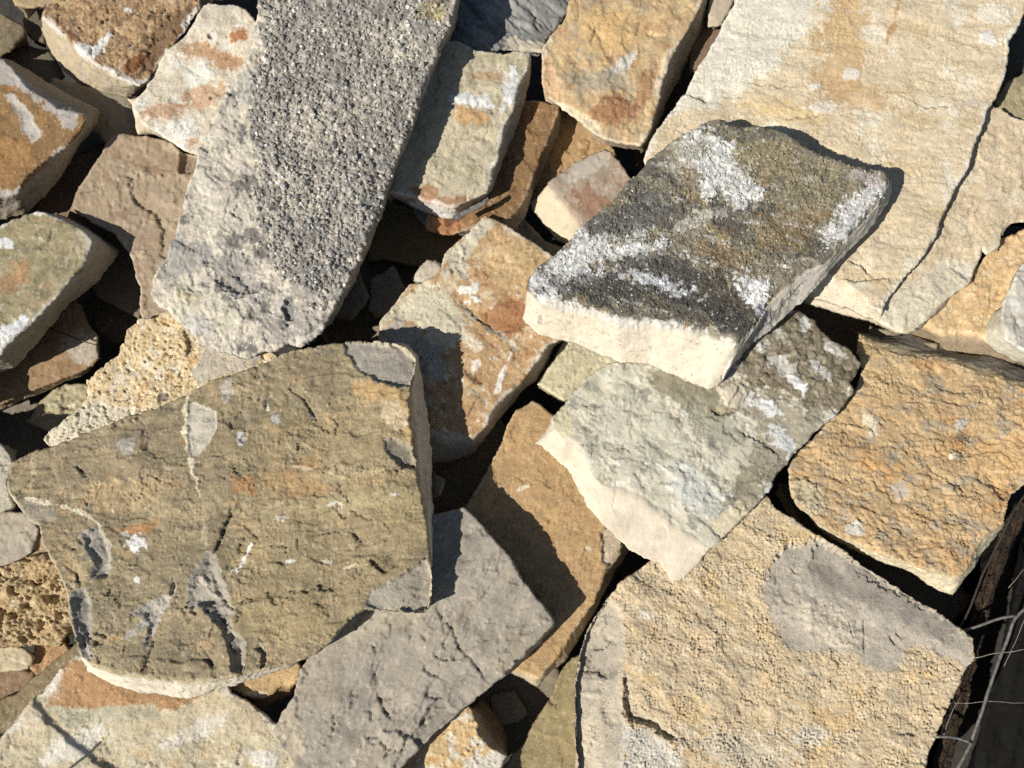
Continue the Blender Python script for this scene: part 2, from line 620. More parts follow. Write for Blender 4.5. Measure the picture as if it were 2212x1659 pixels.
    if facet:
        A, sc = facet
        wp = np.stack([fbm(P3, 40, 3, .55, 151), fbm(P3, 40, 3, .55, 152)], -1) * sc * 0.5
        pq = aniso(tp, an[0], max(1.0, min(an[1], 2.0)))
        for a_, s_ in ((1.0, 1.0), (0.5, 0.42)):
            r, ox, oy, f1, f21 = voro(pq + wp, sc * s_, int(seed * 3) + int(10 * s_))
            Hh = Hh + a_ * A * (2.2 * (r[:, 0] - 0.5) * ox + 2.2 * (r[:, 1] - 0.5) * oy + 0.7 * (r[:, 2] - 0.5)) * (0.35 + 0.65 * Gm)
    if ridge:
        g = np.abs(fbm(Pa, ridge[1], 4, 0.6, 90))
        Hh = Hh - ridge[0] * (1 - sstep(0.0, 0.12, g)) * (0.3 + 0.7 * Gm)
    if pits:
        g = fbm(P3, pits[1], 3, 0.6, 95)
        Hh = Hh - pits[0] * sstep(pits[2], pits[2] + 0.18, g) * Gm
    if cryst:
        A, sc, poly = cryst
        d, ins = seg_dist(tp, poly)
        cm = 1 - sstep(-14, 14, np.where(ins, -d, d) + 46 * fbm(P3, 48, 5, 0.62, 98))
        for (a_, s_) in ((1.0, 1.0), (0.5, 0.55)):
            r, ox, oy, f1, f21 = voro(tp + 3 * np.stack([fbm(P3, 9, 1, .5, 5), fbm(P3, 9, 1, .5, 6)], -1), sc * s_, int(seed) + int(s_ * 10))
            Hh = Hh + a_ * cm * A * ((r[:, 0] - 0.4) * 0.9 + (r[:, 1] - 0.5) * 1.5 * ox + (r[:, 2] - 0.5) * 1.5 * oy - 0.6 * f1)
            tn = 1 + cm * (r[:, 3] - 0.5) * 0.5 * a_
            Cc *= np.clip(tn, 0.4, 1.6)[:, None]
    Gl = np.full(len(tp), float(gloss))
    if cryst:
        Gl = np.maximum(Gl, cm)
    if domes:
        A, sc, poly = domes
        d, ins = seg_dist(tp, poly)
        cm = 1 - sstep(-14, 14, np.where(ins, -d, d) + 40 * fbm(P3, 40, 4, 0.6, 98))
        for (a_, s_) in ((1.0, 1.0), (0.6, 0.5)):
            r, ox, oy, f1, f21 = voro(tp + 4 * np.stack([fbm(P3, 14, 2, .5, 5), fbm(P3, 14, 2, .5, 6)], -1), sc * s_, int(seed) + int(s_ * 10))
            Hh = Hh + a_ * cm * A * (np.sqrt(np.clip(1 - f1 * f1 * 1.3, 0, 1)) * (0.4 + r[:, 0]) - 0.4)
            Cc *= (1 + cm * (r[:, 3] - 0.5) * 0.4 * a_)[:, None]
        Gl = np.maximum(Gl, cm)
    if rim:
        rc, rw, ro = rim
        rl = rw * np.clip(0.6 + 2.6 * fbm(P3, 70, 2, 0.5, 111), 0.0, 2.2)
        m = (1 - sstep(rl * 0.4, rl * 1.3 + 1, dbound + rw * 1.3 * fbm(P3, 13, 4, 0.65, 110))) * ro * sstep(0.0, 1.0, rl)
        Cc = Cc * (1 - m[:, None]) + alb(rc) * m[:, None] * tone[:, None]
    br, bd = bev
    bloc = br * np.clip(0.7 + 1.3 * fbm(P3, 30, 3, 0.6, 120), 0.15, 2.2)
    Hh = Hh - bd * np.clip(0.75 + 1.1 * fbm(P3, 24, 2, 0.5, 121), 0.1, 2) * np.clip(1 - dbound / bloc, 0, 1) ** 2
    W = lift(tp[:, 0], tp[:, 1], h)
    nrm = np.array([-sx, -sy, 1.0])
    nrm /= np.linalg.norm(nrm)
    # sides
    vis = np.linalg.norm(O[:, 2:4] - O[:, :2], axis=1)
    M = int(np.clip(max(np.percentile(vis, 90) / (sp * 1.5), t / (sp * 6.0)), 5, 30))
    bot = lift(O[:, 2], O[:, 3], h - t * O[:, 4])

    def relax(A, k_):
        k_ = int(min(k_, n // 8))
        w_ = np.hanning(2 * k_ + 3)
        w_ /= w_.sum()
        B_ = np.vstack([A[-(k_ + 1):], A, A[:k_ + 1]])
        return np.stack([np.convolve(B_[:, j_], w_, 'valid') for j_ in range(A.shape[1])], -1)
    rimW = W[-n:]
    rimH = relax(Hh[-n:, None], 8 / sp)[:, 0] * 0.5 + Hh[-n:] * 0.5
    Hh[-n:] = rimH
    tan3 = np.roll(rimW, -2, 0) - np.roll(rimW, 2, 0)
    out3 = np.cross(tan3, nrm)
    out3 /= np.linalg.norm(out3, axis=1, keepdims=True) + 1e-9
    if np.mean(np.einsum('ij,ij->i', out3, rimW - rimW.mean(0))) < 0:
        out3 = -out3
    vs = (np.arange(1, M + 1) / M)
    rel = sstep(0.0, 0.22, vs)[:, None, None]
    rimS, botS = relax(rimW, 30 / sp), relax(bot, 16 / sp)
    keep = (1 - rel)
    colm = rimW[None] * keep + rimS[None] * (1 - keep)
    bk = sstep(0.75, 1.0, vs)[:, None, None]
    SW = colm * (1 - vs)[:, None, None] + (bot[None] * bk + botS[None] * (1 - bk)) * vs[:, None, None]
    SWf = SW.reshape(-1, 3)
    P3s = SWf + seed * 13.0
    vv = np.repeat(vs, n)
    bed = np.stack([P3s[:, 0] / 5.0, P3s[:, 1] / 5.0, (P3s[:, 2] - sx * SWf[:, 0] - sy * SWf[:, 1]) * 1.0], -1)
    bs = fbm(bed, 10, 3, 0.6, 130)
    rough = fbm(P3s, 26, 4, 0.6, 131)
    sid = np.stack([np.tile(ts, M), vv * t * 1.0 + seed * 77.0], -1)
    sid = sid + 7 * np.stack([rough, fbm(P3s, 30, 2, .5, 135)], -1)
    r1_, ox1, oy1, _f, _g = voro(sid, 38.0, int(seed * 9))
    r2_, ox2, oy2, _f, _g = voro(sid, 16.0, int(seed * 11))
    fac = 2.6 * ((r1_[:, 0] - 0.5) * ox1 + (r1_[:, 1] - 0.5) * oy1) + 0.8 * (r1_[:, 2] - 0.5) + 1.1 * ((r2_[:, 0] - 0.5) * ox2 + (r2_[:, 1] - 0.5) * oy2)
    sd = srough * (1.1 * fac + 0.8 * rough + 0.8 * fbm(P3s, 7, 2, 0.6, 132)) + strata * 3.0 * bs
    fall = sstep(0.0, 0.12, vv) * (1 - 0.5 * vv)
    SWf = SWf + np.tile(out3, (M, 1)) * (sd * fall)[:, None] + nrm * (np.tile(rimH, M) * np.clip(1 - vv * 5.0, 0, 1) ** 2)[:, None]
    W = W + nrm * Hh[:, None]
    Sc = np.tile(alb(side), (len(SWf), 1))
    if svar:
        m = sstep(svar[2], svar[2] + svar[3], fbm(P3s, svar[1], 4, 0.6, 140)) * svar[4]
        Sc = Sc * (1 - m[:, None]) + alb(svar[0]) * m[:, None]
    sp2 = np.tile(O[:, :2], (M, 1)) * (1 - vv)[:, None] + np.tile(O[:, 2:4], (M, 1)) * vv[:, None]
    for q, f in enumerate(sfeat):
        m, dz = feature(f, sp2, q + 50)
        if f['c'] is not None:
            Sc = Sc * (1 - m[:, None] * f['op']) + alb(f['c']) * (m * f['op'])[:, None]
        SWf = SWf + np.tile(out3, (M, 1)) * dz[:, None]
    Sc *= (1 + 0.10 * bs + 0.12 * fbm(P3s, 40, 3, 0.6, 141))[:, None]
    ramp = sstep(0.0, 1.0, vv * M * sp / 9.0 + 0.55 * fbm(P3s, 24, 3, 0.6, 142) - 0.15)
    Sc = np.tile(relax(Cc[-n:], 14 / sp), (M, 1)) * (1 - ramp)[:, None] + Sc * ramp[:, None]
    botc = bot.mean(0)
    V = np.vstack([W, SWf, botc[None]])
    col4 = np.vstack([Cc, Sc, Sc[-1:]])
    base = np.array([botc[0], botc[1], bot[:, 2].min()])
    V = (V - base) * S
    # faces
    i = np.arange(n)
    j = (i + 1) % n
    r = np.arange(M)[:, None]
    q_s = np.stack([NI + r * n + i, NI + (r + 1) * n + i, NI + (r + 1) * n + j, NI + r * n + j], -1).reshape(-1, 4)
    quads = np.vstack([q4, q_s])
    lb = NI + M * n
    fan1 = np.stack([np.full(n, lb + n), lb + j, lb + i], -1)
    tris = np.vstack([tri, fan1])
    me = bpy.data.meshes.new(name)
    me.vertices.add(len(V))
    me.vertices.foreach_set('co', V.astype(np.float32).ravel())
    loops = np.concatenate([tris.ravel(), quads.ravel()]).astype(np.int32)
    tot = np.concatenate([np.full(len(tris), 3), np.full(len(quads), 4)]).astype(np.int32)
    st = np.concatenate([[0], np.cumsum(tot)[:-1]]).astype(np.int32)
    me.loops.add(len(loops))
    me.loops.foreach_set('vertex_index', loops)
    me.polygons.add(len(tot))
    me.polygons.foreach_set('loop_start', st)
    me.polygons.foreach_set('loop_total', tot)
    me.polygons.foreach_set('use_smooth', np.ones(len(tot), bool))
    me.update(calc_edges=True)
    at = me.color_attributes.new('tint', 'FLOAT_COLOR', 'POINT')
    rgba = np.ones((len(V), 4), np.float32)
    rgba[:, :3] = np.clip(col4, 0.004, 0.9)
    at.data.foreach_set('color', rgba.ravel())
    ag = me.attributes.new('gloss', 'FLOAT', 'POINT')
    ag.data.foreach_set('value', np.concatenate([Gl, np.tile(Gl[-n:], M) * (vv < 0.15) * 0.5, [0.0]]).astype(np.float32))
    me.materials.append(MAT[mat])
    ob = bpy.data.objects.new(name, me)
    ob.location = tuple((base * S).tolist())
    C.objects.link(ob)
    tag(ob, label, cat, group, 'thing')
    if TRI_LOG:
        print('TRI', len(quads) * 2 + len(tris), sp, label)
    TOTAL[0] += len(quads) * 2 + len(tris)
    return ob

# ------------------------------------------------------------------ ground
gm, gn, gl, gb = new_mat('dark_soil')
gt = gn.new('ShaderNodeTexCoord')
gx = gn.new('ShaderNodeTexNoise')
gx.inputs['Scale'].default_value = 40.0
gx.inputs['Detail'].default_value = 8.0
gl.new(gt.outputs['Object'], gx.inputs['Vector'])
gr = gn.new('ShaderNodeValToRGB')
gr.color_ramp.elements[0].color = (0.012, 0.010, 0.008, 1)
gr.color_ramp.elements[1].color = (0.05, 0.042, 0.032, 1)
gl.new(gx.outputs['Fac'], gr.inputs[0])
gl.new(gr.outputs[0], gb.inputs['Base Color'])
gb.inputs['Roughness'].default_value = 0.95
gbp = gn.new('ShaderNodeBump')
gbp.inputs['Strength'].default_value = 0.8
gbp.inputs['Distance'].default_value = 0.01
gl.new(gx.outputs['Fac'], gbp.inputs['Height'])
gl.new(gbp.outputs[0], gb.inputs['Normal'])
GROUND_Z = -440.0
me = bpy.data.meshes.new('ground')
G_ = 30.0
me.from_pydata([(-G_, -G_, 0), (G_, -G_, 0), (G_, G_, 0), (-G_, G_, 0)], [], [(0, 1, 2, 3)])
me.materials.append(gm)
go = bpy.data.objects.new('ground', me)
go.location = (0, 0, GROUND_Z * S)
C.objects.link(go)
tag(go, kind='structure')

# ------------------------------------------------------------------ stones: the deep, shaded layer first
WHT = (232, 227, 218)
CRM = (224, 207, 180)

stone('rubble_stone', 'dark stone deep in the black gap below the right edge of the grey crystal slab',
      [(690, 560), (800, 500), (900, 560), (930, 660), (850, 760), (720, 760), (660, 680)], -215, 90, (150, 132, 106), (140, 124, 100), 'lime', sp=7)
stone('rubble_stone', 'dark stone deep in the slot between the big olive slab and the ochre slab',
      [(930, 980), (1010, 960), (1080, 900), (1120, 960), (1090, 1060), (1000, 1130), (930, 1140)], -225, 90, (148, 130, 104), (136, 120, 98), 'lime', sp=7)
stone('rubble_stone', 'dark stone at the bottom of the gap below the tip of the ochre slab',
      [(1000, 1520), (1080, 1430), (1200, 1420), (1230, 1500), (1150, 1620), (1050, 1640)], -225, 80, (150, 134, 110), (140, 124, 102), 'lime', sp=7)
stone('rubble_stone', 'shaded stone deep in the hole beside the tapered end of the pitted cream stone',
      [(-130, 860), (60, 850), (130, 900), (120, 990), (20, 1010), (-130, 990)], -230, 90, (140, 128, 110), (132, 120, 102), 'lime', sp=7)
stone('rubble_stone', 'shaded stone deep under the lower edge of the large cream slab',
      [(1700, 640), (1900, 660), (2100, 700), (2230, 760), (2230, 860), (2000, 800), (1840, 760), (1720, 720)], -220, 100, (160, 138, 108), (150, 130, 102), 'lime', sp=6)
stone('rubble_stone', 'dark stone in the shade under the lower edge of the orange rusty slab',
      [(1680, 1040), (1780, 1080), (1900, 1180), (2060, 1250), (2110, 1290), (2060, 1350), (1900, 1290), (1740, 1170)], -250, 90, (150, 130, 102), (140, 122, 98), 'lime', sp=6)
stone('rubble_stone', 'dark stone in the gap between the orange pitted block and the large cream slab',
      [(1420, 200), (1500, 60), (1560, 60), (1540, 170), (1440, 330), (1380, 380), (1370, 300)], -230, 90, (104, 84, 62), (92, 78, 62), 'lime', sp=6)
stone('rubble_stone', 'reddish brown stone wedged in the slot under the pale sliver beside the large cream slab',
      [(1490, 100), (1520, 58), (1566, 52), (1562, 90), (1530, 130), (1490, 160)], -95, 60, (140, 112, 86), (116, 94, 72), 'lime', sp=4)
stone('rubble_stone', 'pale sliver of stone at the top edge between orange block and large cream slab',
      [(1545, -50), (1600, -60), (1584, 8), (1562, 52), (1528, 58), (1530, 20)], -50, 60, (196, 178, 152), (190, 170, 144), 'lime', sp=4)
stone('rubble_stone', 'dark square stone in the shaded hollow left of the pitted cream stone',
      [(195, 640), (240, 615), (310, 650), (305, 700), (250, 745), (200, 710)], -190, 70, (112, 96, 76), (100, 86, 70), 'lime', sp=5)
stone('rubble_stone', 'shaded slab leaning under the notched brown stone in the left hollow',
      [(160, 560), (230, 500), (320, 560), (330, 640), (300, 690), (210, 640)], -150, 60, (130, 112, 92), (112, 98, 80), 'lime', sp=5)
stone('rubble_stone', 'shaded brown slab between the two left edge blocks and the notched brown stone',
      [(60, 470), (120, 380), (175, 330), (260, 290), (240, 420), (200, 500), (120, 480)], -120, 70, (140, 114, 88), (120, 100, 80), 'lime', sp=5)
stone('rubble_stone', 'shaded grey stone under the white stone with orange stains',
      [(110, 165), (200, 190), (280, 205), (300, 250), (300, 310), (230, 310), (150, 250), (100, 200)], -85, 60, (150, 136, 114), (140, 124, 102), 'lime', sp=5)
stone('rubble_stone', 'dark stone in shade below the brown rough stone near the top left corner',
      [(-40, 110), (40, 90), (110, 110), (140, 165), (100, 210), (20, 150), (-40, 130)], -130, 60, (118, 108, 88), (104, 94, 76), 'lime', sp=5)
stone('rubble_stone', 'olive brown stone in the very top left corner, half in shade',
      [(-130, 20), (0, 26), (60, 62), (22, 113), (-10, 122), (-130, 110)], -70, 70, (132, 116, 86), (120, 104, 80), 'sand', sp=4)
stone('rubble_stone', 'small dark stone between the top left corner stone and the rough brown block',
      [(50, 20), (95, 14), (104, 60), (96, 92), (66, 84), (50, 60)], -100, 60, (112, 100, 80), (100, 90, 72), 'lime', sp=4)
stone('rubble_stone', 'tan rough stone cut by the top edge at the left corner',
      [(0, -60), (120, -60), (125, -2), (97, 15), (60, 15), (30, 8)], -20, 60, (176, 150, 112), (190, 168, 134), 'pit', sp=4, grain=(2, 10))

stone('rubble_stone', 'dark filler block added to stop sunlight under the right edge of the big sandy slab',  # buried filler added to stop sun passing beneath the slab
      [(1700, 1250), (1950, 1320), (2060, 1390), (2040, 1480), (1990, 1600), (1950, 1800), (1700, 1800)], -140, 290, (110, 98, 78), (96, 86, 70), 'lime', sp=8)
stone('rubble_stone', 'dark filler block added to stop sunlight under the right end of the orange rusty slab',  # another buried filler added to keep sunlight out
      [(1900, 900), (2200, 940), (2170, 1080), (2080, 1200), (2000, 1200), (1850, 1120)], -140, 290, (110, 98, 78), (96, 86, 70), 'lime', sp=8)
for pts, hh, lab in [
        ([(715, 600), (770, 580), (800, 640), (760, 690), (715, 670)], -120, 'small shaded stone low in the gap right of the crystal slab, nearest its edge'),
        ([(800, 600), (850, 575), (880, 620), (840, 680), (795, 670)], -135, 'small shaded stone low in the gap beside the pale smooth pebble'),
        ([(935, 1020), (962, 1036), (950, 1070), (932, 1075)], -95, 'small grey chip showing between the olive slab and the dark slot'),
        ([(1060, 1500), (1110, 1490), (1140, 1540), (1120, 1560), (1066, 1570)], -205, 'small shaded stone in the dark gap above the plain olive slab'),
        ([(1880, 700), (1960, 725), (2030, 740), (2020, 770), (1930, 745), (1870, 730)], -130, 'shaded stone strip in the gap above the orange rusty slab')]:
    stone('rubble_stone', lab, pts, hh, 60, (168, 150, 122), (150, 134, 108), 'lime', sp=3.6, tilt=(.15, -.2))
# olive-brown slab under E and F, small grey slab, tan rough stone
stone('rubble_stone', 'olive brown slab in deep shade below the tan green block',
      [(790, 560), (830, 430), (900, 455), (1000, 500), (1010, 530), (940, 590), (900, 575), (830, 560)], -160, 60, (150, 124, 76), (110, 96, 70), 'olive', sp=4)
stone('rubble_stone', 'small grey stone peeping out under the white lower edge of the tan green block',
      [(890, 440), (950, 450), (990, 458), (970, 486), (918, 488), (900, 470)], -100, 40, (150, 146, 136), (140, 130, 116), 'lime', sp=3)
stone('rubble_stone', 'rough tan stone half in shade under the lower tip of the orange block',
      [(1150, 260), (1190, 225), (1250, 250), (1320, 300), (1330, 340), (1260, 370), (1200, 410), (1140, 450), (1130, 380)], -150, 70, (186, 150, 100), (150, 122, 86), 'sand', sp=3.4, terr=(5, 60, 2.4), grain=(1.6, 10))
stone('rubble_stone', 'dark grey slab edge in the shade right of the rust stained stone',
      [(1080, 470), (1130, 470), (1180, 520), (1230, 540), (1230, 600), (1150, 560)], -150, 60, (128, 118, 104), (116, 106, 92), 'lime', sp=4)
stone('rubble_stone', 'pale smooth pebble at the upper left flank of the rust stained stone',
      [(888, 602), (897, 580), (917, 560), (938, 560), (960, 575), (956, 598), (915, 612)], -75, 40, (198, 184, 162), (180, 164, 142), 'lime', sp=3, round_=1, bev=(12, 10))

# the pile goes on past the left edge: unseen stones added to shade deep gaps
for pts, hh, lab in [
        ([(-480, 200), (-200, 240), (-150, 420), (-160, 600), (-300, 640), (-500, 560)], 5, 'unseen tan stone added past the left edge beside the rusty brown block'),
        ([(-500, 620), (-180, 640), (-140, 760), (-150, 900), (-340, 960), (-520, 880)], 10, 'unseen grey tan stone added past the left edge below the olive brown block'),
        ([(-520, 920), (-330, 980), (-160, 930), (-140, 1060), (-170, 1200), (-360, 1260), (-540, 1160)], -5, 'unseen brown stone added past the left edge beside the pale grey pitted stone')]:
    stone('rubble_stone', lab, pts, hh, 260, (190, 166, 128), (170, 150, 120), 'lime', sp=12, jag=6)
# Y stones in left hollow
stone('rubble_stone', 'brown flat slab in the left hollow, crossed by a thin dark shadow',
      [(160, 640), (190, 700), (213, 727), (214, 775), (187, 798, 190, 806), (143, 815, 146, 824), (90, 836, 92, 848), (40, 853, 40, 870), (0, 872, 0, 888), (-50, 885), (-50, 800), (40, 780), (100, 715)],
      -125, 40, (168, 134, 94), (196, 178, 148), 'sand', sp=3.2, feat=[B(180, 750, 40, 36, 0, (196, 182, 160), .8)])
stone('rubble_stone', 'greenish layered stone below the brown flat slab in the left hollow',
      [(50, 905), (62, 910), (90, 860), (140, 828), (200, 830), (220, 850), (200, 900), (130, 940), (100, 930)],
      -170, 60, (176, 162, 122), (130, 118, 92), 'olive', sp=3.2, terr=(5, 40, 2.5), feat=[LN([(105, 875), (140, 880), (165, 870)], 3, (220, 208, 176), .8)])

# left edge stones
stone('rubble_stone', 'pale grey pitted stone at the left edge above the broken corner of the olive slab',
      [(-130, 950), (0, 955), (20, 975), (30, 1000), (16, 1040), (24, 1078), (32, 1092), (0, 1108), (-130, 1110)], -20, 70, (196, 184, 162), (190, 176, 150), 'pit', sp=3, grain=(2.2, 9))
stone('rubble_stone', 'smooth grey stone at the left edge above the yellow pitted stone',
      [(-130, 1090), (0, 1100), (50, 1106), (86, 1140), (70, 1190), (20, 1225), (-130, 1230)], -85, 60, (180, 166, 146), (156, 140, 120), 'lime', sp=3.4)
stone('rubble_stone', 'brown stone half in shade above the yellow pitted stone',
      [(20, 1200), (50, 1160), (90, 1130), (120, 1180), (110, 1230), (60, 1225)], -95, 60, (176, 150, 108), (150, 124, 90), 'sand', sp=3.4)
stone('rubble_stone', 'yellow stone full of pits at the left edge',
      [(-130, 1235), (10, 1222), (40, 1206), (83, 1194), (125, 1200), (160, 1280), (160, 1345), (133, 1383), (117, 1400), (83, 1392), (33, 1395), (-130, 1392)],
      -75, 80, (194, 164, 116), (180, 150, 104), 'pit', sp=2.6, grain=(3.0, 8), pits=(11, 30, 0.10), ridge=(4, 26), und=(14, 50), mid=5, var=[((214, 192, 150), 30, .05, .25, .7), ((150, 116, 70), 24, .12, .2, .7)], round_=1, bev=(16, 12))
stone('rubble_stone', 'pale stone below the yellow pitted stone at the left edge',
      [(-130, 1388), (0, 1396), (50, 1398), (74, 1420), (60, 1446), (0, 1450), (-130, 1450)], -95, 60, (202, 182, 144), (176, 154, 120), 'lime', sp=3.2)
stone('rubble_stone', 'small rusty brown stone in the corner under the yellow pitted stone',
      [(56, 1440), (80, 1392), (140, 1386), (150, 1402), (110, 1440), (80, 1462)], -115, 50, (188, 144, 96), (160, 126, 88), 'sand', sp=3.2, grain=(2.4, 10))
stone('rubble_stone', 'shaded brown stone at the left edge below the pale one',
      [(-130, 1450), (30, 1440), (80, 1450), (60, 1500), (0, 1560), (-130, 1570)], -130, 60, (150, 122, 90), (128, 106, 80), 'sand', sp=4)
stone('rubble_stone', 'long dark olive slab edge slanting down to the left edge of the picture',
      [(170, 1385), (185, 1420), (110, 1500), (50, 1560), (-130, 1660), (-130, 1560), (30, 1500), (100, 1440)], -105, 60, (140, 120, 82), (120, 104, 74), 'olive', sp=4)

# top: G dark grey layered
stone('flagstone', 'dark grey layered stone at the top edge, mostly in the shadow of the crystal slab',
      [(930, -60), (1270, -60), (1260, -20), (1237, 17), (1205, 55), (1180, 92), (1180, 116), (1150, 114), (1090, 108), (1040, 112), (970, 100), (930, 40)],
      -55, 80, (138, 136, 132), (150, 142, 130), 'lime', sp=3, an=(38, 3.5), terr=(4.5, 26, 2.6), ridge=(3, 30), var=[((176, 172, 164), 40, 0.05, .3, .8), ((96, 96, 98), 30, .1, .3, .7)],
      feat=[PL([(1100, 78), (1180, 96), (1190, 120), (1085, 112)], (212, 196, 168), .8)], tilt=(-.15, .05))
# F brown slab
stone('flagstone', 'brown rusty slab partly hidden under the tan green block',
      [(960, 400), (1060, 250), (1120, 215), (1165, 222), (1209, 227, 1215, 238), (1197, 277, 1205, 295), (1170, 337, 1178, 355), (1154, 373, 1160, 395), (1144, 417, 1149, 432), (1120, 450, 1132, 470), (1085, 482, 1115, 500), (1004, 500, 1004, 512), (970, 507), (922, 497), (915, 478)],
      -78, 55, (150, 114, 70), (156, 144, 128), 'sand', sp=3, var=[((196, 154, 112), 14, .28, .1, .7), ((122, 84, 48), 50, .0, .3, .6)], terr=(3, 60, 2), grain=(.7, 9), rim=((198, 172, 140), 4, .6),
      feat=[B(960, 495, 50, 22, -15, (182, 122, 74), .8, dh=-4), B(985, 470, 26, 10, -30, (88, 62, 40), .8)])
# S small brown
stone('rubble_stone', 'small brown purple stone with a broad pale lit flank, right of the brown slab',
      [(1184, 393, 1143, 438), (1214, 370), (1257, 340), (1310, 320), (1324, 330), (1367, 387), (1400, 420), (1380, 500), (1290, 560), (1262, 510, 1258, 552), (1254, 480, 1236, 536), (1237, 453, 1205, 520), (1220, 433, 1176, 490), (1204, 410, 1150, 452)],
      -62, 85, (168, 148, 126), (212, 194, 160), 'lime', sp=3, var=[((158, 118, 86), 40, .05, .3, .7), ((196, 180, 158), 30, .1, .3, .6)], grain=(.8, 8),
      feat=[B(1290, 450, 60, 30, 40, (154, 108, 78), .7), B(1270, 360, 60, 18, -30, (196, 184, 168), .7)], tilt=(-.05, .1))
# H orange block
stone('stone_block', 'big orange tan block at the top edge with a pale chamfered lower end',
      [(1250, -60), (1224, 30), (1204, 57), (1184, 83), (1172, 105), (1172, 140), (1171, 180), (1180, 203), (1204, 222, 1203, 226), (1224, 240), (1257, 263, 1256, 268), (1284, 290, 1283, 296), (1310, 303, 1311, 315), (1350, 306, 1350, 320), (1383, 312, 1392, 328), (1400, 290, 1410, 300), (1414, 253, 1426, 260), (1424, 213, 1438, 226), (1428, 185, 1462, 182), (1452, 120, 1487, 130), (1490, 60, 1516, 78), (1518, 0, 1540, 12), (1530, -60, 1550, -60)],
      -8, 110, (202, 168, 118), (212, 190, 156), 'sand', sp=3, var=[((182, 164, 132), 60, .0, .25, .8), ((226, 196, 138), 50, .05, .3, .6), ((184, 128, 76), 34, .12, .25, .6)],
      grain=(1.2, 6.5), terr=(3, 70, 2.2), ridge=(1.2, 50), rim=((226, 206, 174), 10, .75), und=(9, 90),
      feat=[B(1345, 138, 36, 14, -38, (212, 204, 190), .95, dh=-3), B(1325, 240, 48, 30, -10, (168, 116, 76), .9), B(1395, 190, 16, 50, 12, (170, 120, 78), .7),
            B(1320, 70, 70, 50, 0, (222, 180, 112), .7), B(1300, 175, 60, 26, 0, (186, 172, 142), .8), PL([(1172, 100), (1195, 130), (1212, 180), (1200, 215), (1172, 180)], (222, 178, 130), .8, dh=-3), PL([(1200, 222), (1224, 225), (1290, 262), (1305, 300), (1270, 285)], (228, 210, 172), .8, dh=-4)])
# E tan green block
stone('stone_block', 'tan green block with white patches, half in the shadow of the grey crystal slab',
      [(940, 90), (985, 88), (1030, 105), (1087, 115), (1117, 111), (1147, 112), (1148, 127, 1150, 135), (1140, 150, 1142, 185), (1121, 187, 1133, 225), (1107, 247, 1122, 270), (1092, 267, 1110, 300), (1085, 293, 1100, 320), (1080, 320, 1090, 345), (1078, 347, 1085, 362), (1064, 363, 1076, 382), (1059, 393, 1066, 410), (1054, 415, 1054, 425), (1020, 430, 1024, 444), (988, 446, 982, 476), (972, 450, 965, 475), (935, 436, 934, 466), (894, 424, 894, 449), (837, 415, 836, 420), (834, 405), (850, 330), (870, 250), (890, 160)],
      -8, 75, (204, 188, 156), (186, 174, 154), 'sand', sp=3, var=[((176, 164, 128), 50, .0, .3, .7), ((212, 198, 160), 30, .1, .3, .6)], grain=(1.0, 6), terr=(2.5, 60, 2),
      rim=((226, 220, 208), 7, .6), tilt=(-.04, .03),
      feat=[B(1022, 217, 46, 14, 8, (230, 228, 222), .95, .6, dh=2), B(1100, 190, 16, 44, 12, (228, 226, 222), .85, .7), B(1015, 252, 40, 18, 10, (206, 158, 92), .8), B(1060, 290, 24, 14, 10, (224, 206, 160), .8), B(1055, 165, 40, 10, 5, (186, 148, 100), .7), PL([(890, 405), (925, 400), (960, 425), (1020, 425), (1010, 450), (970, 456), (890, 432)], (178, 128, 82), .85, 12, 8), LN([(975, 300), (1020, 297), (1060, 305)], 2, (140, 124, 92), .6, dh=-2), B(1085, 130, 50, 12, 5, (178, 166, 126), .7)],
      sfeat=[B(940, 452, 60, 16, 15, (240, 234, 222), .9)])
stone('stone_flake', 'thin dark grey flake of stone at the lower right edge of the tan green block',
      [(978, 466), (1000, 455), (1030, 440), (1054, 424), (1058, 432), (1036, 448), (1008, 462), (984, 474)], -18, 10, (126, 120, 112), (120, 112, 104), 'lime', sp=2.6, jag=1.5)
# C white with orange
stone('flagstone', 'cream white slab with orange stains left of the crystal slab',
      [(433, 8), (453, 0), (473, 6), (503, 8), (530, 18), (552, 43), (600, 87), (590, 150), (540, 260), (470, 350), (433, 335, 436, 344), (410, 327), (387, 317), (333, 280, 338, 292), (320, 277, 318, 292), (297, 257, 296, 292), (287, 240, 284, 226), (300, 213, 273, 213), (317, 180), (333, 147), (360, 110), (397, 73), (420, 47), (427, 27)],
      22, 80, (224, 209, 182), (214, 196, 162), 'sand', sp=3, var=[((236, 228, 212), 40, .05, .3, .8), ((206, 180, 146), 24, .12, .25, .6)], grain=(1.2, 6.5), und=(8, 80), rim=((230, 218, 196), 8, .6),
      feat=[B(515, 75, 24, 13, -10, (186, 120, 66), .95, .7), B(475, 125, 62, 20, 20, (198, 142, 88), .8, .8), B(410, 108, 22, 16, 0, (206, 158, 110), .7, .8), B(440, 205, 50, 26, -15, (196, 146, 100), .7, .9), B(355, 243, 46, 15, -8, (198, 148, 108), .75, .8), B(415, 300, 18, 10, -30, (198, 150, 104), .7, .8), B(470, 30, 30, 20, 0, (206, 194, 170), .8), B(430, 165, 34, 22, 0, (226, 222, 206), .8), B(454, 80, 7, 4, 30, (96, 82, 66), .8, dh=-7), B(456, 213, 5, 4, 0, (80, 66, 50), .9, dh=-8), B(385, 290, 50, 24, -30, (236, 230, 218), .8)])
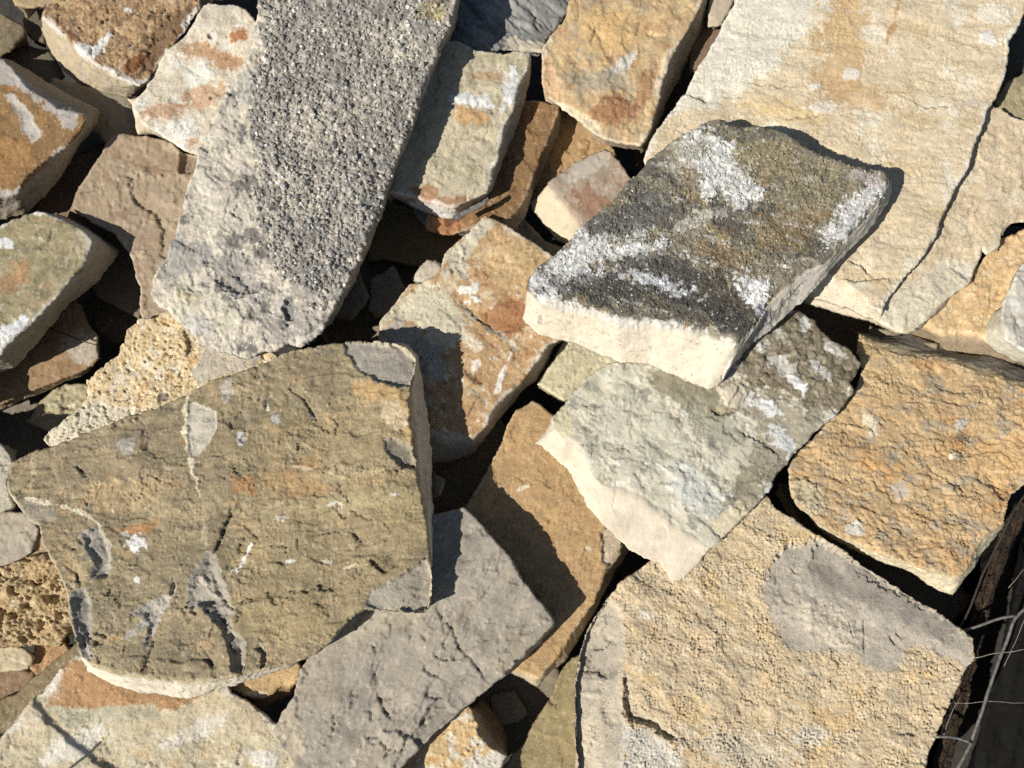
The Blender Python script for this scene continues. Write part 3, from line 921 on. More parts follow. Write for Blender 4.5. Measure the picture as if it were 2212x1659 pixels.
# B rough brown
stone('stone_block', 'rough brown block with a white rim and tan flank near the top left corner',
      [(86, 23, 90, 60), (98, 10), (150, -60), (433, -60), (433, 17), (410, 43), (397, 73), (370, 100), (337, 140), (322, 173, 318, 182), (300, 186, 302, 204), (267, 173, 272, 213), (233, 152, 238, 204), (200, 135, 198, 192), (173, 108, 172, 181), (143, 83, 143, 157), (110, 53, 110, 115), (90, 40, 98, 90)],
      24, 120, (176, 140, 98), (192, 172, 138), 'pit', sp=2.8, var=[((206, 176, 130), 20, .0, .3, .7), ((120, 88, 60), 26, .1, .2, .8), ((150, 142, 134), 40, .22, .2, .6)], grain=(2.0, 6.5), pits=(5, 12, .2), und=(9, 80),
      rim=((230, 222, 208), 9, .7), svar=((178, 170, 158), 40, .05, .3, .8),
      feat=[PL([(160, 90), (200, 95), (235, 70), (240, 85), (215, 110), (195, 135), (160, 120)], (232, 228, 222), .85, 10, 6), LN([(105, 30), (130, 55), (165, 85), (190, 92)], 5, (130, 74, 46), .7, 8), PL([(330, 60), (400, 10), (420, 20), (380, 90), (330, 150), (300, 165), (310, 110)], (112, 82, 54), .7, 16, 10, dh=-5), B(290, 140, 34, 16, -40, (128, 76, 34), .85, .7), B(265, 170, 40, 14, 30, (160, 152, 140), .8), B(275, 20, 8, 6, 0, (234, 228, 220), .9)])
# W notched brown stone
stone('flagstone', 'dull brown notched slab left of the crystal slab',
      [(257, 288), (300, 293), (350, 297), (373, 310), (390, 328), (440, 335), (480, 420), (440, 560), (380, 680), (330, 720), (307, 690), (304, 655), (303, 620), (291, 594), (285, 560), (250, 505), (200, 480), (155, 447, 150, 455), (180, 393, 170, 410), (223, 327, 214, 345), (233, 303, 226, 318)],
      -40, 60, (174, 150, 120), (150, 132, 106), 'lime', sp=3, var=[((152, 126, 100), 60, .0, .3, .7), ((192, 172, 142), 30, .12, .25, .6)], grain=(1.0, 8), rim=((198, 178, 152), 5, .6), terr=(3, 70, 2),
      feat=[PL([(262, 380), (275, 385), (280, 440), (320, 460), (350, 500), (345, 560), (420, 560), (430, 390), (360, 370), (330, 385), (290, 372)], (180, 158, 128), .6, 10, 4, dh=-7), LN([(225, 345), (260, 360), (300, 372)], 2, (206, 186, 160), .7), LN([(230, 335), (300, 355), (380, 378)], 9, (144, 112, 84), .6, 10, 8), PL([(388, 320), (440, 335), (425, 375), (385, 378)], (140, 122, 98), .7, 3, 2, dh=-14)])
# U1
stone('stone_block', 'rusty brown block with pale scratch streaks at the left edge, lit on top',
      [(-130, 122, -130, 105), (10, 127, 28, 130), (60, 187, 100, 176), (127, 233, 160, 208), (183, 247, 217, 238), (187, 262, 214, 266), (167, 287, 173, 314), (143, 317, 140, 370), (110, 333, 118, 400), (67, 373, 85, 436), (40, 412, 52, 465), (-130, 470, -130, 505)],
      30, 90, (150, 114, 68), (176, 158, 136), 'sand', sp=3, var=[((128, 96, 62), 40, .05, .25, .7), ((172, 128, 72), 40, .1, .25, .6)], grain=(1.2, 6), tilt=(.06, -.04), rim=((202, 196, 188), 9, .6),
      feat=[PL([(5, 200), (30, 205), (60, 235), (70, 245), (75, 270), (92, 285), (90, 300), (70, 305), (45, 280), (40, 250)], (196, 186, 174), .9, 5, 3, dh=-3), PL([(-130, 220), (20, 290), (60, 310), (80, 315), (60, 370), (0, 410), (-130, 420)], (170, 124, 68), .7, 8, 3, dh=2.5), PL([(-40, 130), (10, 130), (80, 195), (170, 250), (150, 290), (130, 260), (60, 200), (0, 180)], (190, 184, 176), .75, 16, 8), B(20, 190, 14, 8, 0, (160, 110, 50), .8)])
# V
stone('stone_block', 'olive brown block with white crusts at the left edge, below the rusty one',
      [(-130, 505), (0, 486), (50, 465), (83, 455), (110, 463, 120, 458), (150, 480, 178, 483), (185, 500, 222, 512), (202, 520, 257, 540), (190, 551, 252, 555), (173, 580, 234, 583), (143, 616, 202, 617), (110, 656, 157, 651), (67, 696, 112, 702), (30, 730, 83, 740), (0, 762, 33, 793), (-130, 810, -130, 860)],
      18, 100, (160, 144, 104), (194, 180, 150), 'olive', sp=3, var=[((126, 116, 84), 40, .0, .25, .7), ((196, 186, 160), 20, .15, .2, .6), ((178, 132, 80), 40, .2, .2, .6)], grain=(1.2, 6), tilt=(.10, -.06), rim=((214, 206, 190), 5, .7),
      feat=[B(12, 522, 16, 12, 20, (232, 230, 226), .9, .7), PL([(0, 760), (0, 715), (30, 690), (60, 675), (64, 690), (40, 720)], (226, 226, 228), .85, 12, 8), B(88, 458, 18, 6, 0, (232, 226, 214), .9), B(30, 600, 40, 22, -40, (178, 124, 74), .6, .9), PL([(165, 500), (202, 520), (180, 560), (165, 545)], (178, 164, 134), .7, 6, 4)])
# K, J, L
stone('flagstone', 'orange cream rough slab below the pinkish slab near the right edge',
      [(2010, 650), (2080, 600), (2125, 560), (2150, 520), (2280, 470), (2280, 780), (2130, 735, 2140, 772), (2110, 722, 2115, 770), (2075, 716, 2085, 770), (2040, 716, 2048, 772), (1990, 704, 2025, 740), (1960, 690)],
      -72, 70, (222, 184, 128), (172, 148, 116), 'sand', sp=3, var=[((236, 208, 160), 26, .0, .3, .7), ((196, 146, 92), 30, .16, .2, .5)], grain=(1.4, 6.5), terr=(3, 60, 2), und=(6, 80),
      feat=[LN([(2080, 625), (2120, 640), (2170, 650), (2200, 620)], 2, (180, 134, 84), .6, dh=-2)])
stone('flagstone', 'pinkish cream slab with notched edge beneath the large cream slab at the right',
      [(1880, 420), (2060, 240), (2140, 228), (2166, 233), (2196, 255), (2290, 280), (2290, 478), (2200, 478), (2183, 482, 2180, 490), (2168, 498, 2160, 506), (2163, 520), (2162, 534, 2158, 542), (2130, 550), (2121, 535), (2118, 560), (2095, 613, 2097, 614), (2070, 630), (2038, 650, 2040, 662), (2013, 677, 2012, 688), (1990, 703, 1992, 707), (1965, 718, 1966, 722), (1940, 716, 1940, 722), (1898, 694, 1898, 702), (1850, 660, 1868, 692), (1800, 640, 1825, 682), (1750, 635, 1780, 668), (1730, 620, 1735, 655), (1760, 560)],
      -36, 32, (216, 192, 154), (222, 204, 174), 'sand', sp=3, var=[((226, 210, 178), 50, .0, .3, .7), ((204, 172, 130), 30, .15, .25, .5)], grain=(1.2, 8), terr=(2.5, 70, 2), rim=((226, 212, 186), 6, .6),
      feat=[PL([(2040, 560), (2120, 570), (2095, 615), (2038, 650), (1990, 705), (1940, 716), (1890, 690), (1910, 650)], (218, 206, 178), .8, 10, 8), PL([(2048, 571), (2096, 585), (2094, 612), (2076, 600)], (198, 188, 172), .7, 3, 2, dh=-5), PL([(2162, 500), (2186, 484), (2180, 530), (2162, 534)], (130, 108, 80), .8, 2, 2, dh=-16)])
stone('rubble_stone', 'striped olive stone end at the right edge above the pinkish slab',
      [(2150, 215), (2172, 185), (2192, 165), (2290, 120), (2290, 285), (2196, 255), (2160, 235)], -75, 60, (182, 164, 122), (150, 136, 104), 'olive', sp=3.2, an=(60, 4), var=[((140, 124, 92), 14, .0, .2, .7, 60, 4)])
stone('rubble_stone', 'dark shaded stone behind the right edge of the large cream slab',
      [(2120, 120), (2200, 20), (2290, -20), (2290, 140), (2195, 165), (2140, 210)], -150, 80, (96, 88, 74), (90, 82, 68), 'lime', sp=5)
stone('rubble_stone', 'pale grey white stone cut by the right edge below the pinkish slab',
      [(2290, 520), (2232, 552), (2208, 572), (2190, 600), (2175, 640), (2160, 680, 2145, 668), (2165, 700, 2118, 715), (2175, 735, 2122, 740), (2200, 752, 2156, 762), (2225, 765, 2190, 777), (2290, 790, 2290, 800)],
      -8, 80, (206, 196, 178), (214, 204, 178), 'lime', sp=3, var=[((232, 226, 216), 30, .05, .25, .8), ((160, 150, 132), 30, .2, .2, .6)], grain=(1.2, 9), terr=(3, 50, 2), und=(10, 70), tilt=(-.12, .05))
# I large cream slab
I_TOP = [(1600, -70), (1585, 10), (1570, 40), (1540, 95), (1510, 145), (1480, 200), (1450, 240), (1420, 280), (1402, 310), (1390, 345), (1400, 420), (1500, 560), (1640, 610), (1700, 610),
         (1742, 615, 1735, 640), (1770, 590, 1790, 655), (1810, 597, 1830, 668), (1838, 618, 1855, 680), (1860, 640, 1870, 688), (1880, 660, 1890, 690), (1905, 678, 1908, 688), (1913, 660), (1925, 640), (1938, 620), (1955, 600), (1975, 575), (1997, 550), (2022, 510), (2035, 477), (2048, 443), (2065, 407), (2085, 377), (2098, 343), (2108, 307), (2125, 277), (2138, 233), (2148, 213), (2162, 187), (2175, 150), (2180, 123), (2182, 87), (2192, 73), (2205, 53), (2215, 20), (2250, -70)]
stone('flagstone', 'largest cream slab, at the upper right, with tan streaks on its face',
      I_TOP, 4, 40, (220, 198, 160), (224, 206, 176), 'sand', sp=2.7, an=(6, 3.0), var=[((236, 226, 204), 90, .05, .35, .7, 0, 1), ((206, 178, 124), 50, .12, .3, .5), ((232, 210, 174), 40, .1, .3, .5), ((196, 176, 132), 9, .3, .2, .5)],
      grain=(1.5, 5.0), ridge=(1.3, 40), terr=(1.3, 80, 2.2), mid=1.2, facet=(1.2, 60), und=(8, 140), rim=((232, 224, 208), 9, .6), tilt=(0, .02), jag=3,
      feat=[PL([(1590, -70), (1775, -70), (1790, 20), (1740, 70), (1700, 120), (1600, 200), (1500, 240), (1450, 240)], (232, 224, 204), .8, 34, 30, n=40, a=.5),
            PL([(1780, 20), (1830, -70), (1880, -70), (1870, 40), (1860, 110), (1850, 180), (1790, 230), (1770, 200), (1770, 100)], (210, 172, 116), .8, 44, 30, n=46, a=.7), LN([(1940, -30), (1938, 20), (1925, 65), (1910, 110)], 5, (196, 146, 82), .75, 8, 5), B(1860, 210, 70, 26, 20, (206, 164, 108), .6, .7, .5),
            B(1700, 245, 90, 22, 12, (222, 186, 124), .6, .7, .5), B(1840, 160, 22, 12, 0, (232, 222, 208), .9), B(1762, 185, 13, 7, 0, (232, 224, 212), .9), B(1775, 232, 34, 10, 0, (230, 220, 206), .8), B(2135, 85, 20, 16, 30, (232, 226, 216), .85), B(2150, 30, 40, 24, 0, (236, 226, 206), .7), B(2100, 222, 30, 8, 0, (206, 190, 168), .8),
            LN([(1480, 204), (1508, 212), (1530, 220)], 5, (150, 138, 120), .6, 3, 2, dh=-1.5, st=-9.0), LN([(1600, 175), (1660, 184), (1725, 188)], 1.5, (130, 112, 80), .6, 6, dh=-1.5, st=-4.0), LN([(1560, 212), (1604, 209)], 1.5, (130, 112, 80), .6, 6, dh=-1.5, st=-5.0), LN([(1660, 228), (1700, 260), (1750, 250), (1860, 245)], 1.5, (150, 124, 84), .5, 6, dh=-3), LN([(1960, 215), (2000, 232), (2060, 230)], 1.5, (140, 120, 84), .6, 5, dh=-1.5, st=-5.0), LN([(1775, 150), (1773, 210)], 2, (176, 136, 84), .7, 5),
            LN([(1830, 560), (1862, 576), (1880, 592)], 3, (120, 104, 72), .7, 4, dh=-1.5, st=-8.0), LN([(1800, 595), (1850, 608), (1920, 600), (1926, 620)], 2, (140, 122, 88), .6, 4, dh=-1.5, st=-6.0)])
# Q
stone('flagstone', 'small pale olive slab wedged under the front of the grey quartz slab',
      [(1235, 700), (1400, 740), (1400, 800), (1300, 850), (1218, 867, 1216, 872), (1162, 830, 1158, 836), (1190, 780, 1168, 815), (1220, 735, 1195, 790)], -112, 50, (208, 196, 158), (170, 154, 122), 'sand', sp=3, grain=(1.3, 9), ridge=(2, 40), var=[((190, 176, 134), 30, .05, .3, .6)])
# DD, EE
stone('flagstone', 'plain olive brown slab in the gap left of the big sandy slab at the bottom',
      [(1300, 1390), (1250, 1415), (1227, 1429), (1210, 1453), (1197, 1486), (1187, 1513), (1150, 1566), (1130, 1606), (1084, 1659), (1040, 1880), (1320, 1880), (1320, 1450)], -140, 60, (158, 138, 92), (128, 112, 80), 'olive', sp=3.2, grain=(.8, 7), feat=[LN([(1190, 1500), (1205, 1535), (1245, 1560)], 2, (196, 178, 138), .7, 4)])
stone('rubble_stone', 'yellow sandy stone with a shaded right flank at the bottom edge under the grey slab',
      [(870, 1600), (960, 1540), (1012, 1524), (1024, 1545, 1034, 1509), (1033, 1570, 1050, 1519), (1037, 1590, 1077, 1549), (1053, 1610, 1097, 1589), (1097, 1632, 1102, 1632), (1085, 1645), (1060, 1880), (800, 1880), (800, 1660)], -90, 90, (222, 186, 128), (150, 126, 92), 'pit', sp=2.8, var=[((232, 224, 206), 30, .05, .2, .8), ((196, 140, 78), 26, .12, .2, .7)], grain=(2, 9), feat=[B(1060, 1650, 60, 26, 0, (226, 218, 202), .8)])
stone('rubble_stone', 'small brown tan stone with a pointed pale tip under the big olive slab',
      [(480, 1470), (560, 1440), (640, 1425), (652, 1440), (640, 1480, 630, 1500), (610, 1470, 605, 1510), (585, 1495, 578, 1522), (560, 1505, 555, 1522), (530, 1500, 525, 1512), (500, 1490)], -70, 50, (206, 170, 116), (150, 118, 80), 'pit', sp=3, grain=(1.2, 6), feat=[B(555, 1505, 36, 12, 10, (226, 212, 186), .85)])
# FF
stone('flagstone', 'pale greenish slab with an orange band at the bottom left, crossed by thin wire shadows',
      [(163, 1416, 150, 1425), (127, 1453, 112, 1462), (93, 1496, 80, 1505), (63, 1523, 45, 1540), (33, 1563, 15, 1580), (0, 1599, -20, 1615), (-130, 1660), (-130, 1900), (700, 1900), (700, 1650), (620, 1580), (590, 1560), (567, 1538), (530, 1512), (500, 1497), (480, 1440), (300, 1400)],
      -48, 70, (206, 188, 152), (150, 130, 96), 'sand', sp=3.1, var=[((192, 182, 152), 60, .0, .3, .6), ((224, 214, 190), 34, .12, .3, .6), ((206, 176, 122), 40, .14, .25, .6)], grain=(1.1, 8), und=(7, 110), rim=((230, 222, 206), 16, .7),
      feat=[PL([(150, 1415), (320, 1440), (480, 1480), (413, 1515), (375, 1541), (320, 1520), (270, 1526), (220, 1530), (150, 1530), (100, 1525), (125, 1470)], (182, 134, 82), .9, 10, 7), PL([(110, 1525), (220, 1530), (330, 1525), (350, 1545), (250, 1560), (140, 1570)], (188, 182, 154), .7, 12, 14), PL([(120, 1600), (220, 1560), (235, 1575), (180, 1640), (80, 1650)], (228, 220, 206), .75, 14, 12), PL([(340, 1610), (420, 1560), (470, 1540), (500, 1550), (440, 1590), (370, 1620)], (226, 216, 200), .75, 14, 10), B(570, 1640, 34, 18, 10, (234, 226, 214), .8, .8), LN([(220, 1575), (225, 1610), (245, 1640), (240, 1659)], 1.6, (150, 130, 90), .7, 5, dh=-3), B(560, 1545, 40, 30, 30, (190, 170, 140), .6)])
# GR: grey slab AA
stone('flagstone', 'smooth grey slab in the bottom middle, leaning against the olive slab',
      [(735, 1340), (800, 1240), (900, 1130), (960, 1105), (1000, 1096), (1014, 1104), (1037, 1126), (1064, 1160), (1104, 1206, 1106, 1212), (1127, 1252), (1170, 1303), (1199, 1344, 1201, 1348), (1154, 1390, 1158, 1398), (1104, 1443, 1106, 1452), (1064, 1480), (1037, 1503), (984, 1546), (937, 1586), (890, 1633), (865, 1660), (800, 1900), (640, 1900), (627, 1643), (600, 1606), (590, 1580), (610, 1536), (633, 1506), (650, 1440), (690, 1390)],
      -20, 75, (168, 156, 138), (156, 144, 126), 'lime', sp=3.1, var=[((146, 136, 124), 80, .0, .3, .6), ((190, 178, 158), 10, .26, .1, .55, -65, 4), ((172, 156, 130), 60, .12, .3, .6)], grain=(.9, 8), terr=(3.0, 90, 1.8), an=(-50, 2.5), ridge=(.8, 60), mid=1.6, tk=.14, facet=(3.4, 80), und=(9, 120), tilt=(.03, .04), bev=(5, 3),
      feat=[LN([(955, 1330), (980, 1366), (990, 1400), (1020, 1430), (1062, 1484)], 3, (120, 108, 94), .6, 6, dh=-1.5, st=-7.0), LN([(905, 1425), (920, 1450), (955, 1470)], 2.4, (120, 108, 94), .6, 5, dh=-1.5, st=-6.0), LN([(815, 1495), (826, 1530), (845, 1555)], 3, (110, 100, 88), .6, 5, dh=-1.5, st=-8.0), LN([(795, 1535), (805, 1560)], 2, (110, 100, 88), .6, 4, dh=-1.5, st=-6.0), LN([(940, 1310), (955, 1345), (958, 1370)], 2, (124, 112, 98), .6, 5, dh=-1.5, st=-5.0), LN([(970, 1290), (1000, 1290), (1060, 1300)], 2, (196, 184, 164), .7, 6), LN([(1000, 1220), (1050, 1235), (1090, 1250)], 2, (200, 190, 172), .7, 7), LN([(1040, 1385), (1080, 1392), (1110, 1405)], 1.8, (200, 188, 166), .7, 5), PL([(880, 1590), (905, 1560), (930, 1515), (960, 1510), (985, 1540), (935, 1590), (910, 1625)], (146, 136, 122), .7, 5, 4, dh=-10), LN([(915, 1500), (940, 1510), (960, 1508)], 2.5, (116, 104, 88), .6, 5, dh=-1.5, st=-6.0), PL([(760, 1640), (790, 1590), (860, 1570), (880, 1600), (850, 1680), (760, 1700)], (178, 164, 142), .8, 10, 6, dh=5), PL([(600, 1580), (612, 1530), (640, 1540), (660, 1620), (630, 1660)], (196, 178, 146), .6, 12, 12), PL([(740, 1340), (830, 1320), (920, 1320), (900, 1345), (820, 1365), (745, 1390)], (184, 172, 146), .7, 10, 8)])
# BB ochre
stone('flagstone', 'ochre yellow slab standing steeply between the grey slab and the pale green slab',
      [(1097, 914), (1118, 886), (1150, 864), (1167, 872), (1197, 896), (1280, 960), (1340, 1080), (1345, 1150, 1352, 1160), (1340, 1180, 1361, 1187), (1316, 1222, 1342, 1217), (1297, 1266, 1322, 1250), (1284, 1300, 1296, 1300), (1262, 1330, 1272, 1345), (1235, 1370, 1247, 1390), (1210, 1412, 1222, 1430), (1190, 1438, 1194, 1446), (1166, 1466, 1161, 1486), (1135, 1455, 1132, 1469), (1102, 1438, 1099, 1452), (1100, 1400), (1060, 1290), (990, 1160), (1004, 1095), (1050, 1020), (1087, 950)],
      -92, 60, (192, 154, 102), (196, 178, 148), 'sand', sp=3, var=[((214, 172, 108), 60, .05, .3, .6), ((178, 132, 72), 40, .1, .3, .5)], grain=(1.2, 6), und=(4, 120), rim=((222, 198, 156), 4, .5),
      feat=[PL([(1305, 1125), (1345, 1130), (1365, 1186), (1330, 1235), (1300, 1215), (1295, 1165)], (206, 186, 158), .85, 6, 4, dh=-7), B(1130, 1055, 14, 5, -30, (230, 212, 180), .85), B(1272, 1185, 8, 5, 0, (226, 206, 170), .8), B(1150, 866, 24, 7, 20, (206, 190, 160), .8), LN([(1195, 910), (1160, 960), (1145, 1010)], 2.5, (220, 184, 128), .5, 5)])
# R rust / white
stone('flagstone', 'rust and white mottled slab in the centre, left of the grey quartz slab',
      [(1050, 464), (1070, 473), (1114, 497), (1150, 520), (1187, 547), (1260, 600), (1260, 700), (1210, 737, 1216, 740), (1186, 743, 1200, 745), (1160, 780, 1182, 788), (1136, 816, 1158, 822), (1112, 840, 1136, 838), (1080, 866, 1108, 872), (1060, 895, 1078, 906), (1047, 923, 1062, 930), (1028, 942, 1024, 980), (997, 943, 992, 992), (960, 946, 965, 998), (930, 940, 930, 1000), (860, 860), (826, 760), (818, 733), (822, 690), (844, 666), (864, 636), (884, 616), (914, 606), (944, 596), (955, 570), (960, 545), (970, 533), (1004, 507), (1027, 487)],
      -58, 85, (192, 154, 106), (186, 170, 144), 'sand', sp=3, var=[((216, 200, 166), 50, .05, .25, .7), ((174, 124, 76), 44, .05, .3, .65), ((234, 228, 214), 15, .3, .08, .85, 60, 1.8)], grain=(1.1, 6), terr=(2.6, 80, 2.2), ridge=(1.2, 60), und=(7, 100), rim=((226, 216, 196), 7, .6), tilt=(.04, 0),
      feat=[PL([(824, 690), (864, 640), (920, 606), (970, 640), (1010, 690), (1000, 740), (960, 760), (900, 700), (850, 690)], (216, 206, 176), .85, 16, 10), PL([(1040, 680), (1080, 645), (1135, 650), (1140, 700), (1100, 735), (1050, 710)], (164, 108, 62), .85, 10, 8), PL([(1000, 520), (1050, 468), (1065, 480), (1010, 560), (1010, 600), (960, 600), (970, 540)], (206, 200, 176), .8, 14, 8), B(1015, 625, 18, 16, 0, (236, 230, 218), .95, .9), B(1030, 645, 10, 6, 30, (236, 230, 218), .9), LN([(975, 640), (1030, 690), (1080, 720), (1120, 760)], 6, (196, 188, 164), .8, 6, 3, dh=-1.5, st=-4.0), LN([(985, 640), (1035, 690), (1075, 718)], 2, (110, 88, 60), .7, 4, dh=-1.5, st=-6.0), PL([(1065, 850), (1075, 815), (1100, 770), (1110, 755), (1090, 800), (1080, 850)], (236, 228, 214), .9, 6, 3), B(1020, 740, 30, 12, 40, (228, 212, 184), .8, .9), B(1027, 790, 10, 14, 0, (232, 222, 204), .85, .8), B(1025, 815, 22, 12, 20, (120, 86, 48), .6, .8, dh=-5), LN([(1040, 850), (1010, 900)], 1.6, (110, 74, 44), .6, 3, dh=-3), PL([(820, 700), (870, 690), (960, 760), (950, 830), (870, 800)], (176, 176, 168), .7, 14, 10), PL([(1080, 500), (1120, 500), (1190, 550), (1130, 640), (1060, 600), (1030, 560)], (206, 172, 116), .6, 14, 14)])
# N orange slab
stone('flagstone', 'orange rusty rough slab at the right edge with a pale yellow lower lip',
      [(1858, 720, 1850, 715), (1880, 740, 1890, 726), (1905, 750, 1970, 723), (1948, 766, 2025, 743), (1995, 768, 2075, 766), (2058, 783, 2142, 770), (2108, 803, 2168, 780), (2162, 816, 2212, 800), (2290, 870, 2290, 840), (2290, 1000), (2212, 1046), (2185, 1066), (2178, 1090), (2168, 1130, 2172, 1132), (2138, 1150, 2150, 1160), (2112, 1173, 2126, 1190), (2105, 1193, 2112, 1215), (2092, 1228, 2094, 1240), (2070, 1250, 2058, 1287), (2055, 1241, 2040, 1280), (2022, 1236, 2006, 1264), (1985, 1227, 1980, 1245), (1942, 1211, 1948, 1228), (1892, 1191, 1900, 1214), (1842, 1170, 1845, 1190), (1802, 1152, 1800, 1166), (1768, 1130, 1765, 1140), (1742, 1106), (1728, 1103), (1716, 1083), (1706, 1050), (1705, 1010), (1722, 976), (1765, 943), (1785, 916), (1842, 853), (1868, 793), (1850, 760)],
      -62, 65, (198, 164, 114), (222, 206, 168), 'sand', sp=2.5, var=[((202, 148, 82), 70, .03, .3, .65), ((222, 190, 138), 34, .1, .3, .6), ((172, 156, 130), 30, .04, .25, .85), ((130, 106, 78), 14, .28, .15, .6)], an=(18, 1.8),
      grain=(2.3, 5.5), ridge=(2.6, 46), terr=(3.4, 70, 2.4), mid=3, und=(9, 100), rim=((222, 198, 150), 8, .5), tilt=(.02, -.03), svar=((150, 142, 130), 200, -.6, .2, 0),
      feat=[B(2078, 918, 17, 15, 0, (196, 184, 164), .95, .5, .2, dh=2), B(2078, 945, 16, 7, 0, (110, 98, 78), .7, .5), B(1945, 1060, 22, 18, 20, (190, 176, 156), .9), B(1845, 1142, 20, 14, 30, (206, 200, 188), .9, .7), B(1880, 915, 12, 26, -20, (228, 212, 180), .8, .9), B(2055, 985, 8, 8, 0, (240, 230, 212), .9), PL([(1850, 760), (1890, 750), (1960, 790), (2000, 850), (1940, 870), (1860, 850)], (204, 172, 118), .6, 16, 14), PL([(2100, 960), (2190, 940), (2212, 1000), (2160, 1060), (2090, 1020)], (222, 176, 110), .6, 14, 12), PL([(1710, 1040), (1760, 1040), (1800, 1100), (1760, 1120), (1715, 1080)], (190, 178, 146), .7, 14, 10), LN([(2130, 1040), (2170, 1080), (2190, 1060)], 3, (90, 72, 46), .6, 8, dh=-1.5, st=-8.0), LN([(1990, 1000), (2060, 1050), (2110, 1090)], 3, (100, 78, 50), .5, 10, dh=-1.5, st=-6.0), LN([(2000, 820), (2050, 845), (2110, 850)], 3, (140, 130, 108), .7, 8, dh=-1.5, st=-5.0)],
      sfeat=[PL([(1850, 690), (1900, 735), (2060, 775), (2230, 830), (2230, 760), (2000, 700)], (150, 142, 132), 1, 2, 4)])
# X pitted cream
stone('flagstone', 'pitted cream yellow stone tapering to the left, between crystal slab and olive slab',
      [(350, 672), (333, 680), (300, 687), (287, 703), (267, 727), (262, 745), (250, 767), (213, 797), (187, 822), (190, 857), (143, 900), (110, 927), (93, 948, 97, 958), (107, 964), (170, 960), (290, 920), (430, 880), (560, 820), (600, 770), (540, 720), (440, 680), (400, 660)],
      -12, 60, (224, 196, 146), (190, 172, 136), 'pit', sp=2.6, var=[((236, 222, 190), 24, .0, .25, .7), ((206, 154, 88), 34, .1, .25, .6), ((228, 222, 206), 60, .1, .3, .5)], grain=(1.9, 6.5), pits=(5, 11, .16), und=(5, 80), jag=3.4,
      feat=[PL([(395, 700), (430, 735), (440, 770), (410, 800), (430, 830), (560, 790), (560, 740), (480, 740), (420, 690)], (190, 178, 160), .9, 10, 6, sm=.7), PL([(100, 960), (93, 940), (190, 865), (280, 880), (290, 920), (170, 965)], (218, 208, 184), .7, 14, 10), PL([(388, 706), (405, 712), (424, 745), (405, 770), (396, 772), (402, 745)], (150, 134, 108), .7, 3, 2, dh=-9), B(352, 856, 13, 9, -10, (128, 116, 108), .85, .5, dh=-4), LN([(405, 768), (418, 782)], 1.6, (110, 96, 76), .7, 3, dh=-3)])
